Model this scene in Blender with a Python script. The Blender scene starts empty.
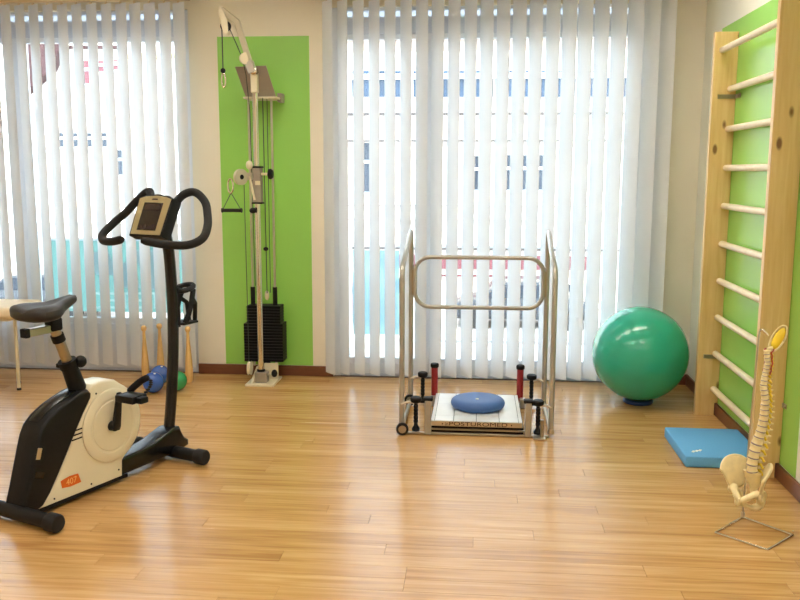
import bpy, bmesh, math, random
from mathutils import Vector, Matrix

random.seed(7)
PI = math.pi
S = bpy.context.scene
COL = S.collection

# ------------------------------------------------------------------ camera
FPX, PITCH, YAW, ROLL, CAMH = 864.6, 0.1485, 0.0893, 0.00226, 1.5
cy, sy, cp, sp = math.cos(YAW), math.sin(YAW), math.cos(PITCH), math.sin(PITCH)
FWD = Vector((-sy * cp, cy * cp, -sp))
RT0 = Vector((cy, sy, 0))
UP0 = RT0.cross(FWD)
RT = RT0 * math.cos(ROLL) + UP0 * math.sin(ROLL)
UP = UP0 * math.cos(ROLL) - RT0 * math.sin(ROLL)
cam_d = bpy.data.cameras.new('camera')
cam_d.sensor_width = 36
cam_d.lens = 36 * FPX / 800
cam_d.clip_end = 300
cam = bpy.data.objects.new('camera', cam_d)
COL.objects.link(cam)
cam.matrix_world = Matrix(((RT.x, UP.x, -FWD.x, 0), (RT.y, UP.y, -FWD.y, 0), (RT.z, UP.z, -FWD.z, CAMH), (0, 0, 0, 1)))
S.camera = cam


def at_y(px, py, Y):
    d = RT * ((px - 400) / FPX) - UP * ((py - 300) / FPX) + FWD
    return Vector((0, 0, CAMH)) + d * (Y / d.y)


# ------------------------------------------------------------------ world, sun, exposure
W = bpy.data.worlds.new('world')
S.world = W
W.use_nodes = True
bg = W.node_tree.nodes['Background']
bg.inputs[0].default_value = (0.74, 0.87, 1.0, 1)
bg.inputs[1].default_value = 4.7
sun_d = bpy.data.lights.new('sun', 'SUN')
sun_d.energy = 4.6
sun_d.angle = 0.02
sun_d.color = (1.0, 0.96, 0.9)
sun = bpy.data.objects.new('sun', sun_d)
COL.objects.link(sun)
sun.rotation_euler = Vector((0.35, 0.62, -0.7)).to_track_quat('-Z', 'Y').to_euler()
for n, x, w in (('window_portal', 0.05, 2.2), ('window_portal', -2.7, 2.0)):
    ld = bpy.data.lights.new(n, 'AREA')
    ld.shape = 'RECTANGLE'
    ld.size, ld.size_y = w, 2.5
    ld.cycles.is_portal = True
    lo = bpy.data.objects.new(n, ld)
    COL.objects.link(lo)
    lo.location = (x, 6.42, 1.3)
    lo.rotation_euler = (-PI / 2, 0, 0)
LAMP = 20.5          # radiance of the ceiling lamps' diffusers
S.view_settings.view_transform = 'Standard'
S.view_settings.look = 'None'
S.view_settings.exposure = 0.82
S.view_settings.gamma = 1.0
S.view_settings.use_curve_mapping = False


# ------------------------------------------------------------------ materials
def lin(c):
    return tuple((v / 12.92 if v <= 0.04045 else ((v + 0.055) / 1.055) ** 2.4) for v in (k / 255 for k in c))


MATS = {}


def mat(name, rgb, rough=0.5, metal=0.0, var=0.06, scale=12.0, bump=0.0, spec=0.5, coat=0.0, stretch=(1, 1, 1), sss=0.0):
    m = bpy.data.materials.new(name)
    m.use_nodes = True
    nt = m.node_tree
    b = nt.nodes['Principled BSDF']
    tc = nt.nodes.new('ShaderNodeTexCoord')
    mp = nt.nodes.new('ShaderNodeMapping')
    mp.inputs['Scale'].default_value = stretch
    nz = nt.nodes.new('ShaderNodeTexNoise')
    nz.inputs['Scale'].default_value = scale
    nz.inputs['Detail'].default_value = 5
    nt.links.new(tc.outputs['Object'], mp.inputs['Vector'])
    nt.links.new(mp.outputs['Vector'], nz.inputs['Vector'])
    cr = nt.nodes.new('ShaderNodeValToRGB')
    c = lin(rgb)
    cr.color_ramp.elements[0].position = 0.3
    cr.color_ramp.elements[1].position = 0.7
    cr.color_ramp.elements[0].color = (*[max(0, v * (1 - var)) for v in c], 1)
    cr.color_ramp.elements[1].color = (*[min(1, v * (1 + var)) for v in c], 1)
    nt.links.new(nz.outputs['Fac'], cr.inputs['Fac'])
    nt.links.new(cr.outputs['Color'], b.inputs['Base Color'])
    b.inputs['Roughness'].default_value = rough
    b.inputs['Metallic'].default_value = metal
    b.inputs['Specular IOR Level'].default_value = spec
    b.inputs['Coat Weight'].default_value = coat
    b.inputs['Coat Roughness'].default_value = 0.12
    if bump:
        bp = nt.nodes.new('ShaderNodeBump')
        bp.inputs['Strength'].default_value = bump
        bp.inputs['Distance'].default_value = 0.002
        nt.links.new(nz.outputs['Fac'], bp.inputs['Height'])
        nt.links.new(bp.outputs['Normal'], b.inputs['Normal'])
    MATS[name] = m
    return m


def mat_plank():
    m = bpy.data.materials.new('laminate')
    m.use_nodes = True
    nt = m.node_tree
    b = nt.nodes['Principled BSDF']
    L = nt.links.new
    tc = nt.nodes.new('ShaderNodeTexCoord')
    oi = nt.nodes.new('ShaderNodeObjectInfo')
    off = nt.nodes.new('ShaderNodeVectorMath'); off.operation = 'ADD'
    mul = nt.nodes.new('ShaderNodeMath'); mul.operation = 'MULTIPLY'; mul.inputs[1].default_value = 37.0
    L(oi.outputs['Random'], mul.inputs[0])
    L(tc.outputs['Object'], off.inputs[0]); L(mul.outputs[0], off.inputs[1])
    mp = nt.nodes.new('ShaderNodeMapping'); mp.inputs['Scale'].default_value = (1.2, 22, 1)
    L(off.outputs[0], mp.inputs['Vector'])
    nz = nt.nodes.new('ShaderNodeTexNoise'); nz.inputs['Scale'].default_value = 1.6; nz.inputs['Detail'].default_value = 7
    nz.inputs['Distortion'].default_value = 0.6
    L(mp.outputs[0], nz.inputs['Vector'])
    mp2 = nt.nodes.new('ShaderNodeMapping'); mp2.inputs['Scale'].default_value = (3, 90, 1)
    L(off.outputs[0], mp2.inputs['Vector'])
    n2 = nt.nodes.new('ShaderNodeTexNoise'); n2.inputs['Scale'].default_value = 2.0; n2.inputs['Detail'].default_value = 4
    L(mp2.outputs[0], n2.inputs['Vector'])
    cr = nt.nodes.new('ShaderNodeValToRGB')
    e = cr.color_ramp.elements
    e[0].position = 0.25; e[0].color = (*lin((168, 122, 70)), 1)
    e[1].position = 0.78; e[1].color = (*lin((212, 172, 114)), 1)
    k = e.new(0.5); k.color = (*lin((194, 150, 90)), 1)
    a = nt.nodes.new('ShaderNodeMath'); a.operation = 'MULTIPLY_ADD'; a.inputs[1].default_value = 0.2; a.inputs[2].default_value = -0.1
    L(oi.outputs['Random'], a.inputs[0])
    s1 = nt.nodes.new('ShaderNodeMath'); s1.operation = 'ADD'
    L(nz.outputs['Fac'], s1.inputs[0]); L(a.outputs[0], s1.inputs[1])
    s2 = nt.nodes.new('ShaderNodeMath'); s2.operation = 'MULTIPLY_ADD'; s2.inputs[1].default_value = 0.25; 
    L(n2.outputs['Fac'], s2.inputs[0]); 
    s3 = nt.nodes.new('ShaderNodeMath'); s3.operation = 'SUBTRACT'; s3.inputs[1].default_value = 0.125
    L(s1.outputs[0], s3.inputs[0]); L(s3.outputs[0], s2.inputs[2])
    L(s2.outputs[0], cr.inputs['Fac'])
    L(cr.outputs['Color'], b.inputs['Base Color'])
    b.inputs['Roughness'].default_value = 0.30
    b.inputs['Specular IOR Level'].default_value = 0.65
    rr = nt.nodes.new('ShaderNodeMapRange')
    rr.inputs['To Min'].default_value = 0.20; rr.inputs['To Max'].default_value = 0.30
    L(nz.outputs['Fac'], rr.inputs['Value']); L(rr.outputs[0], b.inputs['Roughness'])
    MATS['laminate'] = m


def mat_wood(name, rgb, rgb2, knots=True, axis_scale=(14, 14, 1.0)):
    m = bpy.data.materials.new(name)
    m.use_nodes = True
    nt = m.node_tree
    b = nt.nodes['Principled BSDF']
    L = nt.links.new
    tc = nt.nodes.new('ShaderNodeTexCoord')
    mp = nt.nodes.new('ShaderNodeMapping'); mp.inputs['Scale'].default_value = axis_scale
    L(tc.outputs['Object'], mp.inputs['Vector'])
    nz = nt.nodes.new('ShaderNodeTexNoise'); nz.inputs['Scale'].default_value = 3; nz.inputs['Detail'].default_value = 6
    nz.inputs['Distortion'].default_value = 0.5
    L(mp.outputs[0], nz.inputs['Vector'])
    cr = nt.nodes.new('ShaderNodeValToRGB')
    cr.color_ramp.elements[0].position = 0.3; cr.color_ramp.elements[0].color = (*lin(rgb), 1)
    cr.color_ramp.elements[1].position = 0.7; cr.color_ramp.elements[1].color = (*lin(rgb2), 1)
    L(nz.outputs['Fac'], cr.inputs['Fac'])
    out = cr.outputs['Color']
    if knots:
        vm = nt.nodes.new('ShaderNodeMapping'); vm.inputs['Scale'].default_value = (10, 0, 4.5)
        L(tc.outputs['Object'], vm.inputs['Vector'])
        vo = nt.nodes.new('ShaderNodeTexVoronoi'); vo.inputs['Scale'].default_value = 1.0
        L(vm.outputs[0], vo.inputs['Vector'])
        r2 = nt.nodes.new('ShaderNodeValToRGB')
        r2.color_ramp.elements[0].position = 0.10; r2.color_ramp.elements[0].color = (1, 1, 1, 1)
        r2.color_ramp.elements[1].position = 0.17; r2.color_ramp.elements[1].color = (0, 0, 0, 1)
        L(vo.outputs['Distance'], r2.inputs['Fac'])
        mx = nt.nodes.new('ShaderNodeMix'); mx.data_type = 'RGBA'
        L(r2.outputs['Color'], mx.inputs[0]); L(out, mx.inputs[6]); mx.inputs[7].default_value = (*lin((122, 82, 40)), 1)
        out = mx.outputs[2]
    L(out, b.inputs['Base Color'])
    b.inputs['Roughness'].default_value = 0.42
    MATS[name] = m


def mat_slat():
    m = bpy.data.materials.new('blind_fabric')
    m.use_nodes = True
    nt = m.node_tree
    for n in list(nt.nodes):
        nt.nodes.remove(n)
    L = nt.links.new
    o = nt.nodes.new('ShaderNodeOutputMaterial')
    d = nt.nodes.new('ShaderNodeBsdfDiffuse')
    t = nt.nodes.new('ShaderNodeBsdfTranslucent')
    mx = nt.nodes.new('ShaderNodeMixShader'); mx.inputs[0].default_value = 0.25
    tc = nt.nodes.new('ShaderNodeTexCoord')
    nz = nt.nodes.new('ShaderNodeTexNoise'); nz.inputs['Scale'].default_value = 180
    L(tc.outputs['Object'], nz.inputs['Vector'])
    cr = nt.nodes.new('ShaderNodeValToRGB')
    cr.color_ramp.elements[0].color = (*lin((226, 229, 231)), 1); cr.color_ramp.elements[1].color = (*lin((236, 239, 241)), 1)
    L(nz.outputs['Fac'], cr.inputs['Fac'])
    L(cr.outputs['Color'], d.inputs['Color']); L(cr.outputs['Color'], t.inputs['Color'])
    L(d.outputs[0], mx.inputs[1]); L(t.outputs[0], mx.inputs[2]); L(mx.outputs[0], o.inputs[0])
    MATS['slat'] = m


def mat_glass(name, tint=(0.97, 0.985, 0.98), haze=0.0, hazecol=(0.6, 0.9, 0.9)):
    m = bpy.data.materials.new(name)
    m.use_nodes = True
    nt = m.node_tree
    for n in list(nt.nodes):
        nt.nodes.remove(n)
    L = nt.links.new
    o = nt.nodes.new('ShaderNodeOutputMaterial')
    t = nt.nodes.new('ShaderNodeBsdfTransparent'); t.inputs[0].default_value = (*tint, 1)
    gl = nt.nodes.new('ShaderNodeBsdfGlossy'); gl.inputs['Roughness'].default_value = 0.02
    fr = nt.nodes.new('ShaderNodeFresnel'); fr.inputs['IOR'].default_value = 1.45
    mx = nt.nodes.new('ShaderNodeMixShader')
    L(fr.outputs[0], mx.inputs[0]); L(t.outputs[0], mx.inputs[1]); L(gl.outputs[0], mx.inputs[2])
    res = mx.outputs[0]
    if haze:
        tr = nt.nodes.new('ShaderNodeBsdfTranslucent'); tr.inputs[0].default_value = (*hazecol, 1)
        df = nt.nodes.new('ShaderNodeBsdfDiffuse'); df.inputs[0].default_value = (*hazecol, 1)
        m1 = nt.nodes.new('ShaderNodeMixShader'); m1.inputs[0].default_value = 0.35
        L(tr.outputs[0], m1.inputs[1]); L(df.outputs[0], m1.inputs[2])
        m2 = nt.nodes.new('ShaderNodeMixShader'); m2.inputs[0].default_value = haze
        L(res, m2.inputs[1]); L(m1.outputs[0], m2.inputs[2])
        res = m2.outputs[0]
    L(res, o.inputs[0])
    MATS[name] = m


def mat_emit(name, rgb, strength):
    m = bpy.data.materials.new(name)
    m.use_nodes = True
    b = m.node_tree.nodes['Principled BSDF']
    b.inputs['Base Color'].default_value = (0.8, 0.8, 0.8, 1)
    b.inputs['Emission Color'].default_value = (*rgb, 1)
    b.inputs['Emission Strength'].default_value = strength
    MATS[name] = m


mat_plank()
mat_slat()
mat_glass('glass')
mat_glass('rail_glass', (0.6, 0.72, 0.75), 0.6, (0.40, 0.56, 0.60))
mat_glass('frosted', (0.8, 0.82, 0.85), 0.8, (0.75, 0.8, 0.85))
mat_glass('banner_film', (0.2, 0.36, 0.35), 0.9, (0.34, 0.52, 0.495))
mat_glass('banner_light', (0.4, 0.5, 0.52), 0.9, (0.56, 0.68, 0.72))
mat_glass('banner_letter', (0.6, 0.7, 0.7), 0.9, (0.86, 0.95, 0.94))
mat_emit('lamp_glow', (1.0, 0.93, 0.83), LAMP)
mat_wood('pine', (214, 178, 112), (230, 200, 138))
mat_wood('rung_wood', (228, 208, 172), (242, 226, 196), False, (3, 3, 14))
mat_wood('club_wood', (214, 172, 104), (228, 190, 124), False, (20, 20, 2))
mat('wall_paint', (236, 229, 208), 0.75, var=0.015, scale=3, spec=0.3)
mat('wall_paint_side', (230, 229, 212), 0.75, var=0.015, scale=3, spec=0.3)
mat('green_paint', (152, 212, 98), 0.24, var=0.03, scale=2.5, spec=0.6)
mat('ceiling_paint', (236, 232, 222), 0.85, var=0.01)
mat('subfloor', (96, 60, 26), 0.6, var=0.1)
mat('brown_base', (112, 66, 42), 0.35, var=0.12, stretch=(1, 8, 8))
mat('white_pvc', (226, 230, 236), 0.35, var=0.01)
mat('grey_pvc', (205, 211, 222), 0.45, var=0.02)
mat('gasket', (70, 78, 92), 0.5)
mat('headrail', (226, 206, 164), 0.5, var=0.02)
mat('black_plastic', (14, 14, 16), 0.5, var=0.25, scale=60, bump=0.12, spec=0.3)
mat('black_gloss', (11, 11, 14), 0.25, var=0.05, coat=0.0)
mat('black_foam', (20, 19, 20), 0.8, var=0.15, scale=90, bump=0.2)
mat('saddle_vinyl', (38, 36, 35), 0.45, var=0.08, scale=40, bump=0.1)
mat('bike_cream', (232, 224, 196), 0.32, var=0.02, coat=0.3)
mat('bezel', (176, 162, 118), 0.4, var=0.03)
mat('screen', (46, 40, 38), 0.14, var=0.3, scale=25, coat=0.5)
mat('screen_mark', (64, 54, 52), 0.25, var=0.1)
mat('orange_sticker', (226, 108, 32), 0.4, var=0.04)
mat('sticker_print', (250, 190, 110), 0.5, var=0.01)
mat('print_white', (240, 238, 225), 0.5, var=0.01)
mat('print_dark', (52, 30, 34), 0.5, var=0.02)
mat('steel', (205, 198, 184), 0.28, 1.0, var=0.04)
mat('brushed', (176, 166, 146), 0.36, 1.0, var=0.05)
mat('chrome', (226, 220, 206), 0.12, 1.0, var=0.02)
mat('tube_beige', (178, 175, 166), 0.34, 0.55, var=0.03)
mat('plate_grey', (160, 150, 136), 0.45, 0.35, var=0.03)
mat('arm_metal', (206, 198, 172), 0.35, 0.45, var=0.03)
mat('cream_metal', (226, 216, 186), 0.35, 0.1, var=0.02)
mat('rubber_black', (14, 13, 15), 0.6, var=0.15, scale=50, spec=0.3)
mat('weight_black', (8, 8, 12), 0.5, var=0.2, scale=30, spec=0.25)
mat('cable', (54, 66, 56), 0.5)
mat('red_rubber', (150, 30, 34), 0.4, var=0.06)
mat('tile_white', (226, 228, 228), 0.3, var=0.02)
mat('joint_dark', (66, 70, 76), 0.6)
mat('disc_blue', (62, 100, 162), 0.5, var=0.05, bump=0.05, scale=120)
mat('pad_blue', (96, 166, 218), 0.75, var=0.04, scale=150, bump=0.2)
mat('ring_blue', (30, 60, 120), 0.4, var=0.05)
mat('ball_green', (44, 176, 146), 0.22, var=0.04, scale=3, coat=0.35)
mat('toy_blue', (44, 88, 172), 0.2, var=0.06, coat=0.5)
mat('toy_green', (40, 158, 92), 0.2, var=0.06, coat=0.5)
mat('bone', (240, 224, 172), 0.5, var=0.08, scale=30)
mat('bone_disc', (150, 138, 140), 0.5, var=0.08)
mat('nerve_yellow', (238, 206, 44), 0.45, var=0.08)
mat('artery_red', (176, 58, 40), 0.4, var=0.08)
mat('bench_cream', (232, 216, 184), 0.5, var=0.03)
mat('facade', (236, 226, 214), 0.9, var=0.03, scale=0.6)
mat('facade_pink', (142, 126, 116), 0.9, var=0.05, scale=0.8)
mat('facade_band', (78, 72, 70), 0.9, var=0.05)
mat('far_window', (34, 42, 54), 0.2, var=0.15, scale=0.7)
mat('far_glass_blue', (36, 56, 78), 0.15, var=0.3, scale=1.5)
mat('roof_tile', (66, 40, 40), 0.85, var=0.2, scale=6)
mat('asphalt', (150, 146, 142), 0.9, var=0.06, scale=2)
mat('awning_red', (104, 56, 62), 0.7, var=0.1, scale=2)
mat('car_dark', (30, 34, 42), 0.25, var=0.1, coat=0.5)
mat('car_red', (96, 36, 40), 0.25, var=0.08, coat=0.5)
mat('car_white', (222, 222, 224), 0.25, var=0.03, coat=0.5)
mat('yellow_band', (150, 140, 100), 0.5, var=0.05)
mat('tyre', (28, 28, 30), 0.8)


# ------------------------------------------------------------------ mesh helpers
class MB:
    def __init__(s):
        s.bm = bmesh.new()

    def box(s, c, size, M=None, bev=0.0, seg=1):
        r = bmesh.ops.create_cube(s.bm, size=1.0)
        vs = r['verts']
        T = Matrix.Translation(c) @ (M.to_4x4() if M else Matrix()) @ Matrix.Diagonal((*size, 1))
        bmesh.ops.transform(s.bm, matrix=T, verts=vs)
        if bev:
            es = list({e for v in vs for e in v.link_edges})
            bmesh.ops.bevel(s.bm, geom=es, offset=bev, segments=seg, affect='EDGES', profile=0.5)
        return s

    def cyl(s, p0, p1, r, r2=None, n=16):
        return s.tube([p0, p1], [r, r if r2 is None else r2], n)

    def tube(s, pts, r, n=10, closed=False, flat=1.0):
        pts = [Vector(p) for p in pts]
        rs = r if isinstance(r, (list, tuple)) else [r] * len(pts)
        k = len(pts)
        rings = []
        ref = None
        for i, p in enumerate(pts):
            if closed:
                t = (pts[(i + 1) % k] - pts[i - 1]).normalized()
            else:
                a = (p - pts[i - 1]).normalized() if i > 0 else Vector()
                b = (pts[i + 1] - p).normalized() if i < k - 1 else Vector()
                t = (a + b).normalized()
            if ref is None:
                ref = Vector((0, 0, 1)) if abs(t.z) < 0.9 else Vector((1, 0, 0))
            u = (ref - t * ref.dot(t)).normalized()
            ref = u
            w = t.cross(u)
            rings.append([s.bm.verts.new(p + (u * math.cos(2 * PI * j / n) + w * math.sin(2 * PI * j / n) * flat) * rs[i]) for j in range(n)])
        m = k if closed else k - 1
        for i in range(m):
            A, B = rings[i], rings[(i + 1) % k]
            for j in range(n):
                s.bm.faces.new((A[j], A[(j + 1) % n], B[(j + 1) % n], B[j]))
        if not closed:
            s.bm.faces.new(rings[0][::-1])
            s.bm.faces.new(rings[-1])
        return s

    def lathe(s, prof, c=(0, 0, 0), M=None, n=24):
        # prof: list of (radius, height) about local Z
        M = (Matrix.Translation(c) @ (M.to_4x4() if M else Matrix()))
        rings = []
        for r, z in prof:
            if r < 1e-6:
                rings.append([s.bm.verts.new(M @ Vector((0, 0, z)))])
            else:
                rings.append([s.bm.verts.new(M @ Vector((r * math.cos(2 * PI * j / n), r * math.sin(2 * PI * j / n), z))) for j in range(n)])
        for A, B in zip(rings, rings[1:]):
            for j in range(n):
                a0, a1 = A[j % len(A)], A[(j + 1) % len(A)]
                b0, b1 = B[j % len(B)], B[(j + 1) % len(B)]
                vs = []
                for v in (a0, a1, b1, b0):
                    if v not in vs:
                        vs.append(v)
                if len(vs) > 2:
                    s.bm.faces.new(vs)
        if len(rings[0]) > 1:
            s.bm.faces.new(rings[0][::-1])
        if len(rings[-1]) > 1:
            s.bm.faces.new(rings[-1])
        return s

    def sphere(s, c, r, sc=(1, 1, 1), M=None, u=20, v=12):
        q = bmesh.ops.create_uvsphere(s.bm, u_segments=u, v_segments=v, radius=r)
        T = Matrix.Translation(c) @ (M.to_4x4() if M else Matrix()) @ Matrix.Diagonal((*sc, 1))
        bmesh.ops.transform(s.bm, matrix=T, verts=q['verts'])
        return s

    def prism(s, outline, w0, w1, f, bev=0.0, seg=2):
        # outline of (a,b); f(a,b,w) -> point
        A = [s.bm.verts.new(f(a, b, w0)) for a, b in outline]
        B = [s.bm.verts.new(f(a, b, w1)) for a, b in outline]
        n = len(A)
        fs = [s.bm.faces.new(A[::-1]), s.bm.faces.new(B)]
        for i in range(n):
            fs.append(s.bm.faces.new((A[i], A[(i + 1) % n], B[(i + 1) % n], B[i])))
        if bev:
            bmesh.ops.recalc_face_normals(s.bm, faces=fs)
            es = list(fs[0].edges) + list(fs[1].edges)
            bmesh.ops.bevel(s.bm, geom=es, offset=bev, segments=seg, affect='EDGES', profile=0.5)
        return s

    def grid(s, P):
        V = [[s.bm.verts.new(p) for p in row] for row in P]
        for i in range(len(V) - 1):
            for j in range(len(V[0]) - 1):
                s.bm.faces.new((V[i][j], V[i][j + 1], V[i + 1][j + 1], V[i + 1][j]))
        return s

    def mesh(s, name, m, smooth=True, recalc=True):
        if recalc:
            bmesh.ops.recalc_face_normals(s.bm, faces=s.bm.faces[:])
        me = bpy.data.meshes.new(name)
        s.bm.to_mesh(me)
        s.bm.free()
        if smooth:
            me.shade_smooth()
            me.set_sharp_from_angle(angle=math.radians(38))
        me.materials.append(MATS[m] if isinstance(m, str) else m)
        return me

    def build(s, name, m, parent=None, smooth=True, loc=None, recalc=True):
        return add(name, s.mesh(name, m, smooth, recalc), parent, loc)


def add(name, me, parent=None, loc=None):
    o = bpy.data.objects.new(name, me)
    COL.objects.link(o)
    o.parent = parent
    if loc is not None:
        o.location = loc
    return o


def thing(name, label, cat, loc=(0, 0, 0), rz=0.0, group=None):
    o = bpy.data.objects.new(name, None)
    COL.objects.link(o)
    o.empty_display_size = 0.05
    o.location = loc
    o.rotation_euler = (0, 0, rz)
    return tag(o, label, cat, group)


def tag(o, label=None, cat=None, group=None, kind=None):
    if label: o['label'] = label
    if cat: o['category'] = cat
    if group: o['group'] = group
    if kind: o['kind'] = kind
    return o


def struct(name, loc=None, me=None, label=None):
    o = bpy.data.objects.new(name, me)
    COL.objects.link(o)
    if loc is not None: o.location = loc
    o['kind'] = 'structure'
    if label: o['label'] = label
    return o


def text_mesh(txt, size, m, extrude=0.0006):
    cu = bpy.data.curves.new('lettering', 'FONT')
    cu.body = txt
    cu.size = size
    cu.extrude = extrude
    cu.align_x = 'CENTER'
    cu.align_y = 'CENTER'
    t = bpy.data.objects.new('lettering_source', cu)
    COL.objects.link(t)
    dg = bpy.context.evaluated_depsgraph_get()
    me = bpy.data.meshes.new_from_object(t.evaluated_get(dg))
    bpy.data.objects.remove(t)
    bpy.data.curves.remove(cu)
    me.materials.clear()
    me.materials.append(MATS[m])
    return me


def arc(c, r, a0, a1, n, f):
    return [f(c[0] + r * math.cos(a0 + (a1 - a0) * i / n), c[1] + r * math.sin(a0 + (a1 - a0) * i / n)) for i in range(n + 1)]


def spline(P, k=6):
    # Catmull-Rom through points
    P = [Vector(p) for p in P]
    Q = [P[0] * 2 - P[1]] + P + [P[-1] * 2 - P[-2]]
    out = []
    for i in range(1, len(Q) - 2):
        a, b, c, d = Q[i - 1], Q[i], Q[i + 1], Q[i + 2]
        for j in range(k):
            t = j / k
            out.append(0.5 * ((2 * b) + (c - a) * t + (2 * a - 5 * b + 4 * c - d) * t * t + (3 * b - a - 3 * c + d) * t ** 3))
    out.append(P[-1])
    return out


# ------------------------------------------------------------------ the room
XL, XR, YB, YF, ZC = -4.6, 1.50, 6.15, -1.6, 3.0
fl = struct('floor', (0, 0, 0), MB().box((XL / 2 + XR / 2, YB / 2 + YF / 2 + 0.1, -0.043), (XR - XL + 0.4, YB - YF + 0.6, 0.08)).mesh('floor', 'subfloor', False),
            'glossy honey coloured wood laminate floor')
PW = 0.098
plank_cache = {}


def plank_mesh(L):
    k = round(L, 3)
    if k not in plank_cache:
        plank_cache[k] = MB().box((0, 0, -0.002), (k - 0.0012, PW - 0.0009, 0.004), bev=0.0005).mesh('plank', 'laminate', False)
    return plank_cache[k]


row = 0
y = YB - PW / 2
while y > 1.05:
    x = XL + 0.001
    first = random.choice((0.35, 0.6, 0.85, 1.1))
    Lp = first
    while x < XR - 0.02:
        Lp = min(Lp, XR - 0.001 - x)
        if XR - (x + Lp) < 0.2:
            Lp = XR - 0.001 - x
        add('plank', plank_mesh(Lp), fl, (x + Lp / 2, y, 0.0))
        x += Lp
        Lp = random.choice((1.0, 1.2, 1.4, 1.6))
    y -= PW
    row += 1
# the rest of the floor behind the camera, one laminated sheet
add('laminate_sheet', MB().box((XL / 2 + XR / 2, (y + PW / 2 + YF) / 2, -0.002), (XR - XL, y + PW / 2 - YF - 0.001, 0.004)).mesh('laminate_sheet', 'laminate', False), fl)

struct('ceiling', (0, 0, 0), MB().box((XL / 2 + XR / 2, YB / 2 + YF / 2, ZC + 0.1), (XR - XL + 0.4, YB - YF + 0.7, 0.2)).mesh('ceiling', 'ceiling_paint', False), 'plain white ceiling')

# back wall with two tall window openings
W1 = (-1.04, 1.13)       # middle window opening
W2 = (-3.95, -2.055)     # other window opening
TOP = 2.62
wt = 0.22
mb = MB()
for x0, x1, z0, z1 in ((XL, W2[0], 0, ZC), (W2[1], W1[0], 0, ZC), (W1[1], XR + 0.2, 0, ZC), (W2[0], W2[1], TOP, ZC), (W1[0], W1[1], TOP, ZC)):
    mb.box(((x0 + x1) / 2, YB + wt / 2, (z0 + z1) / 2), (x1 - x0, wt, z1 - z0))
wb = struct('wall_back', (0, 0, 0), mb.mesh('wall_back', 'wall_paint', False), 'cream back wall with two tall window openings')
gp = MB().box((-1.52, YB - 0.001, 1.253), (0.655, 0.002, 2.350)).build('painted_panel', 'green_paint', wb, False)
gp['label'] = 'tall lime green painted rectangle'
wr = struct('wall_right', (0, 0, 0), MB().box((XR + 0.1, (YB + YF) / 2, ZC / 2), (0.2, YB - YF, ZC)).mesh('wall_right', 'wall_paint_side', False), 'pale side wall with green painted area')
gp = MB().box((XR - 0.001, (4.03 + 5.73) / 2, 1.228), (0.002, 1.70, 2.30)).build('painted_panel', 'green_paint', wr, False)
gp['label'] = 'wide lime green painted rectangle behind the wall bars'
struct('wall_left', (0, 0, 0), MB().box((XL - 0.1, (YB + YF) / 2, ZC / 2), (0.2, YB - YF, ZC)).mesh('wall_left', 'wall_paint', False), 'cream side wall')
struct('wall_front', (0, 0, 0), MB().box(((XL + XR) / 2, YF - 0.1, ZC / 2), (XR - XL + 0.4, 0.2, ZC)).mesh('wall_front', 'wall_paint', False), 'cream wall')
mb = MB()
for x0, x1 in ((W2[1], W1[0]), (W1[1], XR - 0.014), (XL, W2[0])):
    mb.box(((x0 + x1) / 2, YB - 0.008, 0.0385), (x1 - x0, 0.016, 0.075), bev=0.002)
struct('baseboard_back', (0, 0, 0), mb.mesh('baseboard_back', 'brown_base', False), 'dark brown skirting board along the back wall')
struct('baseboard_right', (0, 0, 0), MB().box((XR - 0.008, (YB + YF) / 2, 0.0385), (0.016, YB - YF, 0.075), bev=0.002).mesh('baseboard_right', 'brown_base', False), 'dark brown skirting board along the side wall')


# windows
def window(name, x0, x1, mull, glassbot, label, lower_panel=None):
    w = struct(name, (0, 0, 0), None, label)
    Y0, Y1 = YB + 0.03, YB + 0.10
    ym, yd = (Y0 + Y1) / 2, Y1 - Y0

    def fr(n, a, b, c, d, m='white_pvc', dy=0.0, dd=None):
        return MB().box(((a + b) / 2, ym + dy, (c + d) / 2), (b - a, dd or yd, d - c), bev=0.004).build(n, m, w, False)
    fr('jamb', x0, x0 + 0.05, 0.0, TOP)
    fr('jamb', x1 - 0.05, x1, 0.0, TOP)
    fr('head_rail', x0 + 0.05, x1 - 0.05, 2.60, TOP)
    fr('shutter_box', x0 + 0.05, x1 - 0.05, 2.44, 2.555, 'grey_pvc')
    MB().box(((x0 + x1) / 2, ym, 2.5775), (x1 - x0 - 0.1, 0.006, 0.045)).build('pane', 'frosted', w, False)
    fr('bottom_rail', x0 + 0.05, x1 - 0.05, 0.022, glassbot)
    fr('threshold', x0 + 0.05, x1 - 0.05, 0.0, 0.022, 'grey_pvc')
    xs = [x0 + 0.05] + [v for m in mull for v in m] + [x1 - 0.05]
    for a, b in mull:
        fr('mullion', a, b, glassbot, 2.44, dy=-0.005)
        MB().box((a - 0.003, ym - 0.03, (glassbot + 2.44) / 2), (0.006, 0.01, 2.44 - glassbot)).build('gasket', 'gasket', w, False)
    for i in range(0, len(xs), 2):
        a, b = xs[i], xs[i + 1]
        if b - a < 0.08:
            continue
        # sash
        s = 0.045
        for nm, aa, bb, cc, dd in (('sash_stile', a, a + s, glassbot, 2.44), ('sash_stile', b - s, b, glassbot, 2.44), ('sash_rail', a + s, b - s, glassbot, glassbot + 0.04), ('sash_rail', a + s, b - s, 2.405, 2.44)):
            MB().box(((aa + bb) / 2, ym - 0.004, (cc + dd) / 2), (bb - aa, yd * 0.8, dd - cc), bev=0.004).build(nm, 'white_pvc', w, False)
        MB().box(((a + b) / 2, ym, (glassbot + 2.44) / 2), (b - a - 2 * s + 0.01, 0.006, 2.44 - glassbot - 0.07)).build('pane', 'glass', w, False)
    return w


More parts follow.
